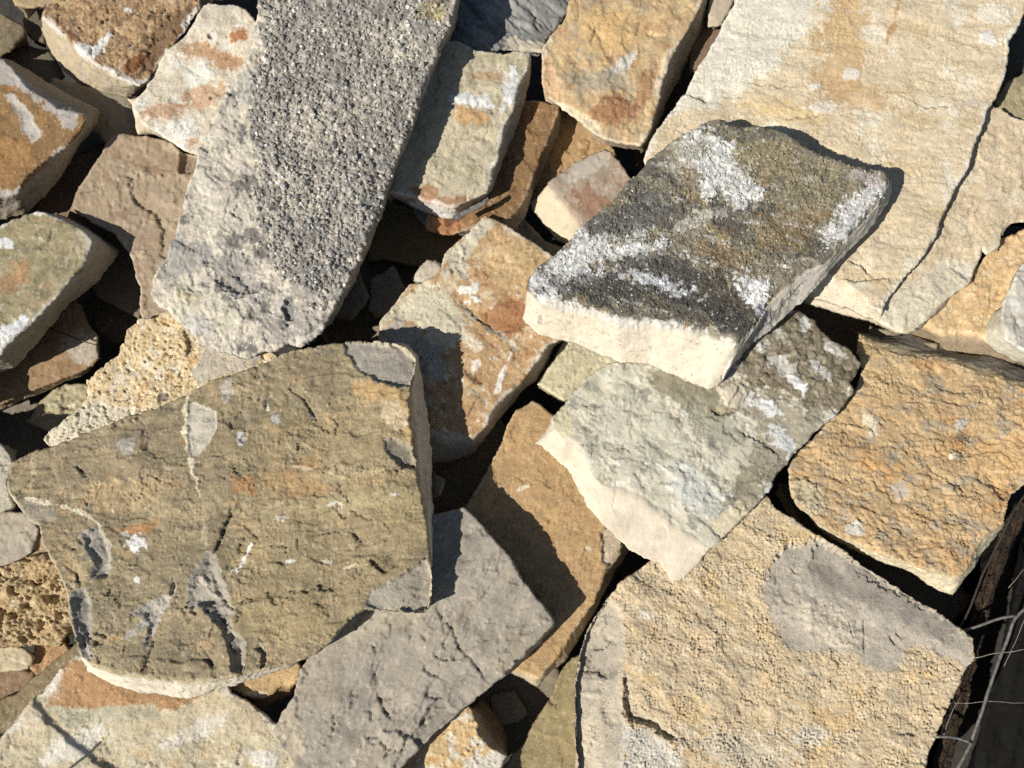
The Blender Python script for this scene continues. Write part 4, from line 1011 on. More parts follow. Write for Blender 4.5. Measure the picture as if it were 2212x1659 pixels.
# CC sandy slab
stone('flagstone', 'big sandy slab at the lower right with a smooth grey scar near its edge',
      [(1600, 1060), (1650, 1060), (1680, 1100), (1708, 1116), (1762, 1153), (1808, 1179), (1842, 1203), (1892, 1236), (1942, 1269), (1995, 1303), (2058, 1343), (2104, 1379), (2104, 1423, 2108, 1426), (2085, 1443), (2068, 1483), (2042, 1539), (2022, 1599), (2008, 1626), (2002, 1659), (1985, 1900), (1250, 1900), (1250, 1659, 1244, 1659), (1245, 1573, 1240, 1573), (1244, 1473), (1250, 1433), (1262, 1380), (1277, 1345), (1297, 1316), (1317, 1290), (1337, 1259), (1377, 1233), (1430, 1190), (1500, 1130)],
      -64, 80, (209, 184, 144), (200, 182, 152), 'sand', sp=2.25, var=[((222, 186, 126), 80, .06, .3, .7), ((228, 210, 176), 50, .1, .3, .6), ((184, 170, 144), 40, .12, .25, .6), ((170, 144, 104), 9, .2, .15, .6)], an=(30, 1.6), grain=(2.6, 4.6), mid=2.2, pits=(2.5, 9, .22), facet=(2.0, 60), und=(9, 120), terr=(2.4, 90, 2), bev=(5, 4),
      feat=[PL([(1690, 1180), (1740, 1176), (1768, 1158), (1850, 1207), (1950, 1270), (2050, 1340), (2100, 1385), (2102, 1420), (2085, 1440), (2060, 1425), (2000, 1400), (1960, 1400), (1940, 1440), (1905, 1458), (1870, 1430), (1840, 1412), (1800, 1408), (1710, 1406), (1690, 1380), (1660, 1310), (1648, 1270), (1662, 1225)], (190, 178, 160), .88, 13, 10, dh=-.5, sm=.9, a=.2, sl=(-.015, .07, 1690, 1290)), PL([(1730, 1300), (1830, 1320), (1880, 1370), (1840, 1405), (1770, 1390), (1710, 1330)], (208, 192, 166), .85, 16, 24), PL([(1768, 1165), (1850, 1210), (1960, 1275), (2070, 1350), (2060, 1400), (1960, 1360), (1850, 1300), (1750, 1240)], (158, 148, 134), .6, 14, 14, sl=(-.055, .105, 1750, 1240)), B(1790, 1350, 100, 46, 30, None, 0, dh=6, de=46), B(1700, 1270, 40, 60, 10, None, 0, dh=-4, de=30),  # paler and darker scar overlays put its shading gradient into the colour
            LN([(1836, 1345), (1840, 1370)], 1.5, (120, 110, 96), .6, 3, dh=-3), LN([(1868, 1340), (1866, 1410)], 1.8, (120, 110, 96), .6, 4, dh=-1.5, st=-4.0), LN([(1920, 1372), (1935, 1395)], 2, (110, 100, 88), .6, 3, dh=-1.5, st=-5.0), LN([(1936, 1365), (1950, 1385)], 2, (110, 100, 88), .6, 3, dh=-1.5, st=-5.0), LN([(1708, 1228), (1724, 1240)], 2.5, (100, 92, 82), .6, 3, dh=-1.5, st=-5.0), LN([(1850, 1230), (1900, 1260), (1960, 1290), (2010, 1320)], 5, (120, 112, 100), .5, 12, 6, dh=-1.5, st=-7.0), B(1740, 1262, 24, 10, 30, (206, 196, 176), .7),
            PL([(1317, 1290), (1340, 1320), (1352, 1370), (1350, 1400), (1345, 1440), (1342, 1500), (1345, 1545), (1360, 1580), (1345, 1640), (1320, 1900), (1230, 1900), (1240, 1450), (1262, 1380), (1290, 1310)], (190, 176, 152), .95, 6, 4, dh=-4, sm=.85, a=.15, sl=(.28, 0, 1350, 1500)), PL([(1265, 1400), (1320, 1395), (1345, 1440), (1320, 1470), (1262, 1465)], (164, 152, 134), .7, 8, 8, dh=-6, de=22), B(1300, 1350, 30, 14, -50, None, 0, dh=6, de=14), B(1320, 1380, 26, 10, 30, None, 0, dh=-5, de=10), B(1290, 1500, 34, 12, 5, None, 0, dh=5, de=12), B(1318, 1540, 20, 40, 0, None, 0, dh=-5, de=18), B(1275, 1600, 18, 50, 10, None, 0, dh=6, de=16), PL([(1250, 1650), (1262, 1560), (1290, 1520), (1310, 1600), (1290, 1690), (1260, 1700)], (214, 196, 166), .7, 10, 8), LN([(1275, 1405), (1310, 1400), (1325, 1380)], 2, (110, 98, 82), .6, 6, dh=-1.5, st=-5.0), LN([(1245, 1450), (1285, 1452), (1320, 1466)], 2.5, (110, 98, 82), .6, 6, dh=-1.5, st=-6.0),
            PL([(1349, 1425), (1362, 1470), (1385, 1530), (1430, 1560), (1470, 1600), (1445, 1600), (1400, 1570), (1360, 1560), (1345, 1540)], (186, 174, 152), .6, 8, 5, dh=-16, de=10), PL([(1350, 1560), (1400, 1580), (1470, 1620), (1460, 1880), (1330, 1880)], (208, 204, 192), .7, 18, 14), B(1600, 1620, 120, 40, 10, (206, 196, 176), .5, .9), B(1750, 1590, 40, 22, 10, (216, 208, 192), .6, .8), B(1390, 1330, 14, 9, 0, (216, 208, 192), .8, .7)])
# P botryoidal, under O
P_TOP = [(1190, 905), (1220, 875, 1214, 880), (1247, 843, 1240, 850), (1262, 820), (1284, 803), (1312, 787), (1354, 783), (1450, 720), (1600, 690), (1680, 660), (1723, 667), (1758, 690), (1768, 706), (1795, 733), (1822, 746), (1860, 783, 1865, 786), (1853, 803), (1835, 826), (1845, 850), (1828, 866), (1805, 900), (1778, 920), (1755, 936), (1745, 953), (1715, 976), (1705, 1000), (1678, 1020), (1668, 1053), (1637, 1088), (1615, 1110), (1590, 1135), (1562, 1162), (1545, 1180, 1530, 1192, .28), (1527, 1180, 1510, 1216, .28), (1510, 1160, 1485, 1241, .28), (1490, 1150, 1466, 1257, .28), (1470, 1138, 1448, 1250, .28), (1440, 1115, 1425, 1215, .28), (1410, 1085, 1392, 1206, .28), (1385, 1068, 1366, 1190, .28), (1345, 1050, 1330, 1160, .28), (1315, 1048, 1300, 1130, .28), (1290, 1030, 1270, 1095, .5), (1275, 1005, 1246, 1050, .5), (1258, 975, 1222, 1012, .5), (1230, 950, 1196, 988, .5), (1200, 925, 1156, 958, .5)]
stone('flagstone', 'pale green grey slab with a glossy brown bubbly crust on its right end',
      P_TOP, -32, 62, (202, 192, 168), (226, 208, 180), 'lime', sp=2.6, domes=(5.0, 17, [(1640, 700), (1723, 650), (1880, 780), (1830, 870), (1740, 890), (1680, 850), (1620, 830), (1580, 800)]), var=[((176, 172, 152), 34, .0, .25, .7), ((222, 218, 202), 26, .12, .2, .7), ((120, 118, 104), 26, .12, .2, .7)], grain=(1.4, 6.5), terr=(2.6, 60, 2.2), und=(9, 90), tilt=(.02, .02), an=(35, 1.6), jag=3.2, svar=((206, 190, 164), 34, .05, .25, .7), strata=.4, srough=3.4,
      feat=[PL([(1640, 700), (1723, 660), (1870, 780), (1830, 870), (1760, 900), (1720, 860), (1680, 850), (1620, 830), (1590, 800)], (118, 104, 78), .85, 18, 14), PL([(1600, 830), (1680, 850), (1740, 890), (1790, 870), (1760, 940), (1680, 1040), (1620, 1020), (1640, 930)], (150, 138, 116), .8, 22, 14),
            B(1655, 880, 36, 14, 35, (226, 224, 222), .8, .9), B(1690, 790, 40, 16, 35, (206, 202, 192), .6, 1), B(1770, 800, 30, 12, 35, (212, 208, 200), .6, 1), B(1680, 720, 26, 10, 40, (200, 194, 180), .6, 1), B(1720, 830, 22, 10, 40, (228, 226, 222), .8, 1), B(1645, 745, 16, 10, 30, (222, 218, 208), .7, 1), B(1735, 700, 12, 14, 30, (224, 220, 212), .7, 1), B(1800, 755, 30, 10, 40, (214, 208, 196), .6, 1), B(1690, 950, 40, 20, 50, (214, 214, 214), .7, .9), B(1610, 1060, 60, 34, -40, (126, 116, 88), .7, .8), B(1665, 1060, 12, 20, 30, (214, 214, 210), .7),
            PL([(1400, 800), (1500, 790), (1560, 850), (1600, 880), (1560, 910), (1480, 880), (1420, 850)], (128, 118, 88), .7, 16, 12), PL([(1480, 870), (1560, 890), (1620, 950), (1560, 980), (1500, 940)], (146, 142, 122), .6, 16, 12), PL([(1545, 838), (1575, 822), (1602, 812), (1616, 845), (1592, 884), (1566, 878)], (208, 192, 164), .9, 4, 3, dh=4, a=.15), LN([(1600, 830), (1585, 855), (1570, 882)], 2.5, (100, 92, 78), .7, 4, st=-5), LN([(1618, 840), (1606, 870)], 2.5, (80, 74, 60), .7, 4), B(1560, 892, 26, 10, 10, (188, 166, 120), .4, .9), LN([(1530, 880), (1560, 900), (1590, 890)], 5, (84, 76, 54), .7, 6, dh=-1.5, st=-9.0), LN([(1600, 935), (1650, 960), (1690, 990)], 3, (110, 110, 104), .6, 7, dh=-1.5, st=-7.0), B(1380, 930, 90, 50, 30, (206, 200, 176), .5, .8), B(1500, 1060, 70, 40, 40, (212, 212, 204), .6, .8), PL([(1530, 1130), (1600, 1080), (1620, 1110), (1560, 1165)], (214, 196, 156), .7, 10, 8), PL([(1190, 905), (1230, 880), (1240, 950), (1200, 935)], (214, 200, 158), .7, 8, 8)],
      cryst=None)
# Z big olive slab
stone('flagstone', 'big olive brown slab at the lower left with white veins and grey chipped hollows',
      [(20, 1066), (12, 1036), (23, 996), (67, 973), (107, 962), (167, 943), (267, 903), (333, 880), (423, 836), (467, 816), (513, 803), (575, 782), (610, 763), (667, 748), (737, 736), (820, 735), (856, 742, 860, 741), (878, 750, 882, 746), (893, 766, 900, 764), (896, 790, 907, 788), (887, 826, 915, 830), (886, 870, 919, 872), (888, 910, 926, 910), (892, 953, 930, 955), (898, 1003, 932, 1005), (908, 1053, 934, 1053), (919, 1106, 936, 1106), (927, 1160, 938, 1160), (931, 1210, 936, 1212), (931, 1260), (927, 1308), (915, 1322), (837, 1320), (784, 1316), (757, 1336), (735, 1360), (717, 1386), (693, 1403), (660, 1423), (600, 1440, 605, 1448), (533, 1453, 540, 1470), (467, 1470, 470, 1490), (400, 1466, 415, 1511), (313, 1462, 367, 1504), (233, 1446, 300, 1497), (193, 1438, 240, 1480), (172, 1416, 190, 1448), (160, 1383), (150, 1333), (147, 1293), (133, 1256), (117, 1220), (90, 1176), (83, 1136), (60, 1123), (30, 1082)],
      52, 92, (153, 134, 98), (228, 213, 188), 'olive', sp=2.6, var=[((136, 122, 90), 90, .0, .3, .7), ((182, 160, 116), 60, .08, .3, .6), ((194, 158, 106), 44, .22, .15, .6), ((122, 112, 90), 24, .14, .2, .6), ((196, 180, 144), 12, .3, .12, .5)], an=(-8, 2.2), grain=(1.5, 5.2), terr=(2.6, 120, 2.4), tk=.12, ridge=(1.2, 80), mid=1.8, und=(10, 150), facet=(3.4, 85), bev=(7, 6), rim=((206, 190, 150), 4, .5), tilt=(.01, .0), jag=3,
      svar=((164, 152, 134), 60, .1, .3, .5),
      feat=[PL([(560, 900), (880, 850), (930, 1180), (700, 1400), (540, 1380), (520, 1100)], (174, 150, 102), .35, 50, 60, n=60, a=.3), PL([(40, 1000), (330, 900), (400, 1020), (200, 1080)], (146, 126, 94), .55, 30, 30, n=40), PL([(120, 1060), (380, 1030), (420, 1060), (240, 1110)], (196, 164, 112), .5, 24, 20, n=30), B(300, 940, 60, 20, -20, (140, 122, 96), .6), B(700, 1090, 160, 20, -4, (196, 176, 128), .45, .8), B(760, 1020, 110, 14, -8, (186, 166, 122), .45, .8), PL([(738, 737), (860, 738), (900, 768), (896, 800), (885, 832), (860, 840), (800, 815), (770, 800), (750, 770)], (172, 162, 146), .95, 6, 3, dh=-1, sm=.5, a=.15, sl=(-.14, .10, 760, 830)),
            PL([(760, 830), (800, 822), (850, 838), (885, 850), (890, 960), (870, 940), (850, 890), (820, 870), (770, 860)], (206, 166, 100), .75, 10, 8), B(850, 895, 26, 34, -20, (214, 190, 150), .8, .7), PL([(826, 950), (850, 945), (890, 965), (895, 1010), (870, 1012), (840, 985)], (156, 146, 128), .8, 6, 4, dh=-2, sm=.4, sl=(-.25, 0, 826, 980)),
            LN([(407, 838), (402, 880), (404, 940), (410, 990), (425, 1040), (436, 1075)], 7, (226, 210, 174), .95, 6, 3, dh=1.5, a=.15), PL([(405, 870), (420, 868), (466, 888), (470, 925), (455, 955), (430, 985), (412, 985), (404, 940)], (202, 190, 168), .95, 4, 2, dh=-2.5, sm=.6, a=.15, de=4),
            LN([(5, 1066), (60, 1078), (120, 1090), (180, 1106), (215, 1134)], 6, (230, 214, 178), .95, 4, 3, dh=1, a=.1), PL([(30, 1080), (60, 1082), (110, 1095), (130, 1120), (80, 1135), (50, 1110)], (172, 158, 136), .8, 4, 3), LN([(436, 1065), (442, 1120), (446, 1195)], 5, (196, 178, 138), .6, 7, 6), LN([(575, 782), (560, 830), (580, 860)], 2.5, (210, 190, 150), .6, 8, 3), LN([(700, 940), (800, 930), (880, 950)], 4, (206, 182, 134), .5, 10, 6), LN([(560, 1180), (640, 1170), (720, 1190), (800, 1170)], 3, (196, 178, 136), .45, 10, 6), LN([(195, 1290), (240, 1320), (262, 1360)], 2.5, (196, 184, 160), .6, 8, 3), LN([(150, 1290), (172, 1340), (190, 1400)], 3, (206, 202, 194), .8, 6), LN([(67, 975), (70, 1020), (65, 1060)], 4, (212, 190, 146), .6, 6), LN([(180, 1050), (260, 1040), (310, 1030)], 6, (206, 180, 126), .6, 7, 6),
            PL([(245, 1148), (290, 1130), (330, 1130), (345, 1106), (325, 1150), (260, 1155)], (186, 130, 72), .85, 4, 3), B(293, 1172, 20, 17, 0, (238, 234, 226), .97, .9), B(266, 1155, 10, 7, 0, (232, 222, 200), .8, .8), B(297, 1252, 8, 8, 0, (234, 228, 218), .85, .8),
            PL([(268, 950), (290, 945), (296, 965), (288, 985), (268, 985), (255, 960)], (176, 168, 154), .85, 4, 3), B(490, 845, 16, 24, 10, (188, 178, 164), .7), LN([(575, 860), (583, 890)], 4, (226, 222, 214), .85, 6), LN([(545, 1170), (540, 1180), (520, 1225), (495, 1240)], 5, (236, 230, 220), .95, 7, 3), LN([(690, 1212), (725, 1218)], 4, (226, 214, 186), .85, 4), LN([(730, 1235), (770, 1218)], 3, (226, 210, 176), .8, 4), B(628, 1212, 10, 4, -10, (238, 232, 222), .9), B(515, 1210, 12, 12, 0, (140, 124, 88), .3), B(855, 1068, 12, 4, 0, (240, 236, 228), .9), LN([(700, 1092), (735, 1085), (740, 1100)], 3, (234, 228, 214), .85, 5), B(600, 903, 10, 10, 0, (200, 198, 194), .85, .8), B(518, 950, 8, 14, 0, (206, 202, 196), .8, .9), B(610, 1120, 12, 6, 0, (230, 220, 196), .7, .9), B(640, 1045, 70, 26, 10, (190, 146, 88), .6, .8), B(530, 1050, 28, 20, 30, (180, 128, 72), .7, .8), LN([(620, 975), (632, 1005), (665, 1015), (690, 1008)], 3, (226, 206, 166), .7, 6), PL([(640, 985), (690, 980), (690, 1010), (650, 1012)], (186, 142, 90), .5, 8, 8),
            LN([(620, 835), (660, 870), (678, 900)], 2, (80, 72, 52), .7, 4, dh=-1.5, st=-6.0), LN([(668, 880), (680, 910)], 5, (150, 150, 146), .7, 4, dh=-1.5, st=-6.0), LN([(160, 1005), (185, 1030)], 3, (84, 76, 54), .7, 4, dh=-1.5, st=-6.0),
            # hollows broken out of the lower half
            PL([(448, 1190), (462, 1200), (480, 1250), (500, 1300), (508, 1330), (500, 1345), (510, 1365), (530, 1390), (528, 1430), (520, 1456), (500, 1450), (495, 1400), (475, 1360), (450, 1325), (430, 1310), (410, 1320), (404, 1290), (404, 1260), (425, 1225)], (164, 154, 138), .95, 6, 4, dh=-8, sm=.0, de=22, sl=(-.10, -.02, 420, 1200)), B(440, 1250, 24, 9, 60, None, 0, dh=5, de=9), B(470, 1290, 22, 9, 40, None, 0, dh=5, de=9), B(505, 1390, 14, 20, 0, None, 0, dh=5, de=12), B(480, 1340, 16, 12, 30, (120, 114, 104), .6, dh=-4, de=10), PL([(425, 1240), (460, 1230), (470, 1290), (440, 1300), (410, 1290)], (186, 174, 154), .8, 7, 4, dh=4), LN([(500, 1090), (488, 1130), (470, 1180), (460, 1200)], 3.5, (84, 76, 54), .75, 4, dh=-1.5, st=-9.0), PL([(545, 1400), (560, 1390), (578, 1410), (574, 1440), (558, 1448), (562, 1415)], (134, 126, 104), .7, 3, 3, dh=-12, de=8),
            PL([(376, 1245), (378, 1280), (370, 1300), (345, 1340), (330, 1370), (318, 1400), (310, 1390), (320, 1355), (270, 1385), (262, 1380), (310, 1335), (280, 1325), (330, 1295), (365, 1285)], (180, 172, 158), .92, 5, 4, dh=-5, sm=.1, de=14, sl=(-.12, 0, 300, 1380)), LN([(320, 1355), (325, 1400), (310, 1440), (300, 1460)], 6, (130, 116, 86), .7, 7, dh=-1.5, st=-7.0),
            PL([(190, 1140), (210, 1130), (235, 1170), (238, 1220), (225, 1250), (205, 1245), (188, 1262), (200, 1215), (180, 1185), (175, 1150)], (172, 164, 150), .9, 5, 4, dh=-8, sm=.1, de=14, sl=(-.2, 0, 185, 1200)),
            PL([(160, 1275), (180, 1270), (198, 1300), (198, 1340), (196, 1440), (170, 1420), (155, 1340), (150, 1290)], (158, 152, 140), .95, 5, 4, dh=-10, sm=.1, de=16, sl=(-.25, 0, 150, 1350)), LN([(165, 1350), (178, 1380), (190, 1430)], 3, (196, 190, 178), .7, 6, dh=4), LN([(140, 1222), (160, 1240), (175, 1270)], 2.5, (84, 76, 54), .7, 4, dh=-1.5, st=-6.0), LN([(440, 1425), (460, 1440)], 2.5, (84, 76, 54), .7, 4, dh=-1.5, st=-7.0),
            PL([(784, 1312), (800, 1280), (850, 1250), (890, 1225), (920, 1200), (935, 1240), (928, 1310), (917, 1322), (840, 1322)], (172, 160, 140), .95, 7, 4, dh=-1, sm=.4, a=.15, sl=(-.16, -.10, 800, 1260)), PL([(790, 1310), (800, 1280), (835, 1270), (850, 1300), (835, 1318)], (176, 164, 146), .7, 6, 5), PL([(800, 1205), (850, 1195), (860, 1225), (830, 1240), (800, 1225)], (110, 98, 66), .6, 8, 5, dh=-7), LN([(755, 1150), (775, 1165), (775, 1185)], 4, (90, 84, 60), .6, 6, dh=-1.5, st=-7.0), LN([(675, 1158), (710, 1150), (745, 1145)], 3, (120, 116, 104), .7, 7, dh=-1.5, st=-6.0), B(870, 1110, 60, 60, 0, (166, 146, 98), .5), B(600, 1330, 90, 60, 0, (168, 146, 96), .4)])
# D crystal slab
D_TOP = [(557, 0), (560, -80), (985, -80), (988, -20, 992, -15), (986, 15, 991, 20), (976, 50, 985, 60), (958, 85, 966, 95), (938, 130, 946, 140), (915, 190, 922, 200), (898, 235, 906, 245), (880, 300, 886, 306), (858, 345, 864, 355), (840, 388, 848, 398), (826, 430, 833, 440), (808, 475, 818, 485), (790, 530, 796, 540), (776, 560, 784, 570), (756, 600, 765, 610), (735, 645, 742, 655), (712, 688, 718, 698), (696, 712), (676, 732), (650, 748), (622, 738, 630, 748), (600, 752), (560, 764), (535, 774), (510, 768), (490, 760), (470, 756), (440, 744), (415, 720), (395, 706), (378, 690), (360, 668), (340, 660), (326, 632), (328, 602), (345, 570), (360, 550), (375, 510), (390, 460), (400, 420), (415, 375), (425, 330), (435, 300), (455, 255), (480, 210), (500, 180), (520, 140), (540, 110), (548, 60)]
D_CR = [(565, -60), (985, -60), (975, 40), (930, 140), (898, 230), (862, 335), (826, 435), (795, 520), (750, 600), (712, 660), (660, 660), (630, 610), (600, 580), (575, 500), (545, 440), (560, 380), (545, 300), (545, 200), (570, 120)]
D_SLAB = stone('flagstone', 'long grey slab crusted with sparkling crystals, top left of centre',
      D_TOP, 72, 112, (204, 192, 172), (170, 158, 140), 'druse', sp=2.3, var=[((178, 170, 160), 50, .0, .25, .8), ((222, 206, 178), 70, .04, .25, .85), ((112, 107, 100), 60, .0, .25, .85), ((214, 200, 174), 20, .22, .12, .7)], grain=(0.9, 6), terr=(3.6, 70, 2.4), tk=.4, mid=3.0, ridge=(1.2, 44), und=(9, 120), bev=(11, 10), jag=3.4, tilt=(.0, .03),
      feat=[PL(D_CR, (138, 132, 124), .65, 40, 16), PL([(600, 245), (660, 225), (740, 240), (760, 280), (700, 330), (640, 330)], (200, 188, 166), .5, 40, 30, n=36, a=.6), PL([(560, 380), (620, 360), (680, 380), (690, 430), (620, 470), (570, 440)], (198, 186, 164), .5, 40, 30, n=36, a=.6), PL([(820, 60), (880, 50), (900, 100), (860, 140), (800, 120)], (204, 194, 172), .7, 18, 12), B(930, 22, 34, 20, -40, (150, 134, 84), .8, .7), B(950, 40, 16, 8, -40, (196, 178, 110), .7), PL([(440, 290), (500, 220), (520, 280), (510, 420), (480, 480), (410, 520), (400, 440)], (208, 196, 174), .7, 22, 14), PL([(360, 520), (440, 520), (470, 560), (420, 590), (340, 600)], (156, 150, 142), .7, 14, 8), PL([(440, 560), (520, 545), (560, 580), (560, 650), (500, 640), (460, 600)], (146, 141, 134), .7, 18, 10, dh=-5), PL([(340, 640), (400, 600), (470, 640), (530, 690), (500, 740), (420, 710), (370, 680)], (212, 200, 174), .8, 18, 12), B(430, 700, 30, 20, 30, (188, 182, 174), .7), PL([(560, 690), (620, 660), (690, 640), (700, 690), (640, 740), (560, 750)], (176, 166, 154), .7, 18, 12), PL([(610, 640), (640, 640), (640, 690), (615, 705)], (110, 110, 108), .7, 10, 6, dh=-10), B(640, 735, 20, 10, -20, (216, 206, 186), .8), B(400, 640, 20, 12, 0, (204, 180, 120), .5, .8), LN([(490, 585), (520, 610), (545, 640)], 4, (120, 122, 122), .6, 8, dh=-1.5, st=-7.0)],
      cryst=(2.4, 11.0, D_CR))
# single crystals standing on its crust
M_CR, cn, cl, cb = new_mat('grey_quartz')
cb.inputs['Roughness'].default_value = 0.38
cb.inputs['Specular IOR Level'].default_value = 0.5
cb.inputs['Subsurface Weight'].default_value = 0.25
cb.inputs['Subsurface Scale'].default_value = 0.003
cb.inputs['Transmission Weight'].default_value = 0.12
co_ = cn.new('ShaderNodeObjectInfo')
cz_ = cn.new('ShaderNodeValToRGB')
cz_.color_ramp.elements[0].color = (*alb((122, 117, 110)), 1)
cz_.color_ramp.elements[1].color = (*alb((206, 200, 190)), 1)
cl.new(co_.outputs['Random'], cz_.inputs[0])
ct_ = cn.new('ShaderNodeTexCoord')
cv_ = cn.new('ShaderNodeTexNoise')
cv_.inputs['Scale'].default_value = 300.0
cl.new(ct_.outputs['Object'], cv_.inputs['Vector'])
cm_ = cn.new('ShaderNodeMix')
cm_.data_type = 'RGBA'
cm_.inputs[7].default_value = (*alb((138, 133, 126)), 1)
cl.new(cv_.outputs['Fac'], cm_.inputs[0])
cl.new(cz_.outputs[0], cm_.inputs[6])
cl.new(cm_.outputs[2], cb.inputs['Base Color'])
rc_ = random.Random(11)
CR_ME = []
for k in range(8):
    n6 = rc_.choice((5, 6, 6))
    vs_, fs_ = [], []
    hb, ht = rc_.uniform(0.5, 0.8), rc_.uniform(1.1, 1.5)
    for lev, sc_ in ((-0.9, 1.0), (hb, rc_.uniform(0.8, 0.95))):
        for q in range(n6):
            a_ = q / n6 * 6.2832 + rc_.uniform(-0.15, 0.15)
            r_ = sc_ * rc_.uniform(0.85, 1.1)
            vs_.append((r_ * math.cos(a_), r_ * math.sin(a_), lev + (rc_.uniform(-0.22, 0.22) if lev > 0 else 0)))
    vs_.append((rc_.uniform(-0.25, 0.25), rc_.uniform(-0.25, 0.25), ht))
    for q in range(n6):
        q1 = (q + 1) % n6
        fs_.append((q, q1, n6 + q1, n6 + q))
        fs_.append((n6 + q, n6 + q1, 2 * n6))
    cme = bpy.data.meshes.new('crystal')
    cme.from_pydata([(a * S, b * S, c * S) for a, b, c in vs_], [], fs_)
    cme.materials.append(M_CR)
    CR_ME.append(cme)


def top_points(slab, lim):
    """positions and colours of the crusted part of a slab's face."""
    nv = len(slab.data.vertices)
    co = np.empty(nv * 3, np.float32)
    slab.data.vertices.foreach_get('co', co)
    gl_ = np.empty(nv, np.float32)
    slab.data.attributes['gloss'].data.foreach_get('value', gl_)
    ti = np.empty(nv * 4, np.float32)
    slab.data.color_attributes['tint'].data.foreach_get('color', ti)
    k_ = np.nonzero(gl_ > lim)[0]
    return co.reshape(-1, 3)[k_], ti.reshape(-1, 4)[k_, :3], gl_[k_]


def crystal_crust(slab, num, r0, r1, seed, tilt=0.5, base=None, mixb=0.0, vary=0.35, lim=0.3, sink=0.3):
    """the many small crystals grown together: one joined part."""
    co, ti, gg = top_points(slab, lim)
    rs = np.random.default_rng(seed)
    pk = rs.choice(len(co), num, p=gg / gg.sum())
    Vs, Fs, Cs, off = [], [], [], 0
    for vi in pk:
        m_ = CR_ME[int(rs.integers(8))]
        v_ = np.array([x.co[:] for x in m_.vertices]) / S
        r_ = rs.uniform(r0, r1)
        e_ = Euler((float(rs.normal(0, tilt)), float(rs.normal(0, tilt)), float(rs.uniform(0, 6.28)))).to_matrix()
        v_ = (v_ * np.array([r_, r_, r_ * rs.uniform(0.7, 1.2)])) @ np.array(e_).T * S
        Vs.append(v_ + co[vi] - np.array([0, 0, r_ * sink * S]))
        Fs += [tuple(q_ + off for q_ in f_.vertices) for f_ in m_.polygons]
        off += len(v_)
        c_ = ti[vi] * (1 - mixb) + (alb(base) * mixb if base else 0)
        Cs.append(np.repeat([list(np.clip(c_ * (1 + vary * rs.normal()), 0.02, 0.85)) + [1.0]], len(v_), 0))
    me_ = bpy.data.meshes.new('crystal_crust')
    me_.from_pydata(np.vstack(Vs).tolist(), [], Fs)
    at_ = me_.color_attributes.new('tint', 'FLOAT_COLOR', 'POINT')
    at_.data.foreach_set('color', np.vstack(Cs).astype(np.float32).ravel())
    ag_ = me_.attributes.new('gloss', 'FLOAT', 'POINT')
    me_.materials.append(MAT['crystal'])
    o_ = bpy.data.objects.new('crystal_crust', me_)
    C.objects.link(o_)
    o_.parent = slab
    tag(o_, kind='stuff')
    TOTAL[0] += len(Fs) * 2
    return o_


dco, dti, dgl = top_points(D_SLAB, 0.8)
pick = np.arange(len(dco))
rs_ = np.random.default_rng(5)
rs_.shuffle(pick)
taken = []
from mathutils import Euler
for vi in pick:
    if len(taken) >= 300:
        break
    c0 = dco[vi]
    rad_ = float(rs_.uniform(4.6, 8.0)) if rs_.random() > 0.06 else float(rs_.uniform(8, 11))
    if any((c0[0] - q[0]) ** 2 + (c0[1] - q[1]) ** 2 < ((rad_ + q[2]) * 0.8 * S) ** 2 for q in taken):
        continue
    taken.append((c0[0], c0[1], rad_))
    ob_ = bpy.data.objects.new('crystal', CR_ME[len(taken) % 8])
    ob_.scale = (rad_, rad_, rad_ * float(rs_.uniform(0.7, 1.15)))
    ob_.rotation_euler = Euler((float(rs_.normal(0, 0.5)), float(rs_.normal(0, 0.5)), float(rs_.uniform(0, 6.28))))
    ob_.location = (float(c0[0]), float(c0[1]), float(c0[2]) - rad_ * 0.25 * S)
    C.objects.link(ob_)
    ob_.parent = D_SLAB
crystal_crust(D_SLAB, 3000, 3.2, 6.6, 21, 0.55, (166, 159, 149), 0.38, 0.2, 0.22)
# O quartz slab
O_TOP = [(1137, 618, 1130, 690), (1142, 600), (1165, 570), (1200, 545), (1225, 520), (1260, 485), (1300, 450), (1340, 410), (1380, 370), (1400, 345), (1440, 310), (1490, 280), (1525, 256), (1552, 250), (1580, 263), (1620, 271), (1660, 275), (1690, 283), (1710, 290), (1722, 303), (1760, 317), (1800, 338), (1840, 352), (1880, 362), (1908, 370), (1920, 382, 1926, 386, .36), (1920, 400, 1926, 412, .36), (1898, 440, 1918, 440, .36), (1870, 470, 1890, 478, .36), (1842, 500, 1855, 522, .36), (1812, 540, 1810, 566, .36), (1790, 560, 1780, 600, .36), (1740, 580, 1755, 630, .36), (1715, 600, 1705, 678, .5), (1688, 622, 1662, 716, .5), (1655, 660, 1625, 748, .7), (1640, 690, 1585, 785, .7), (1610, 722, 1560, 825, .7), (1592, 742, 1547, 836), (1565, 728, 1530, 842), (1540, 716, 1510, 836), (1475, 706, 1460, 812), (1404, 697, 1402, 788), (1337, 702, 1340, 783), (1287, 678, 1280, 760), (1237, 665, 1235, 738), (1200, 662, 1200, 735), (1168, 652, 1162, 722)]
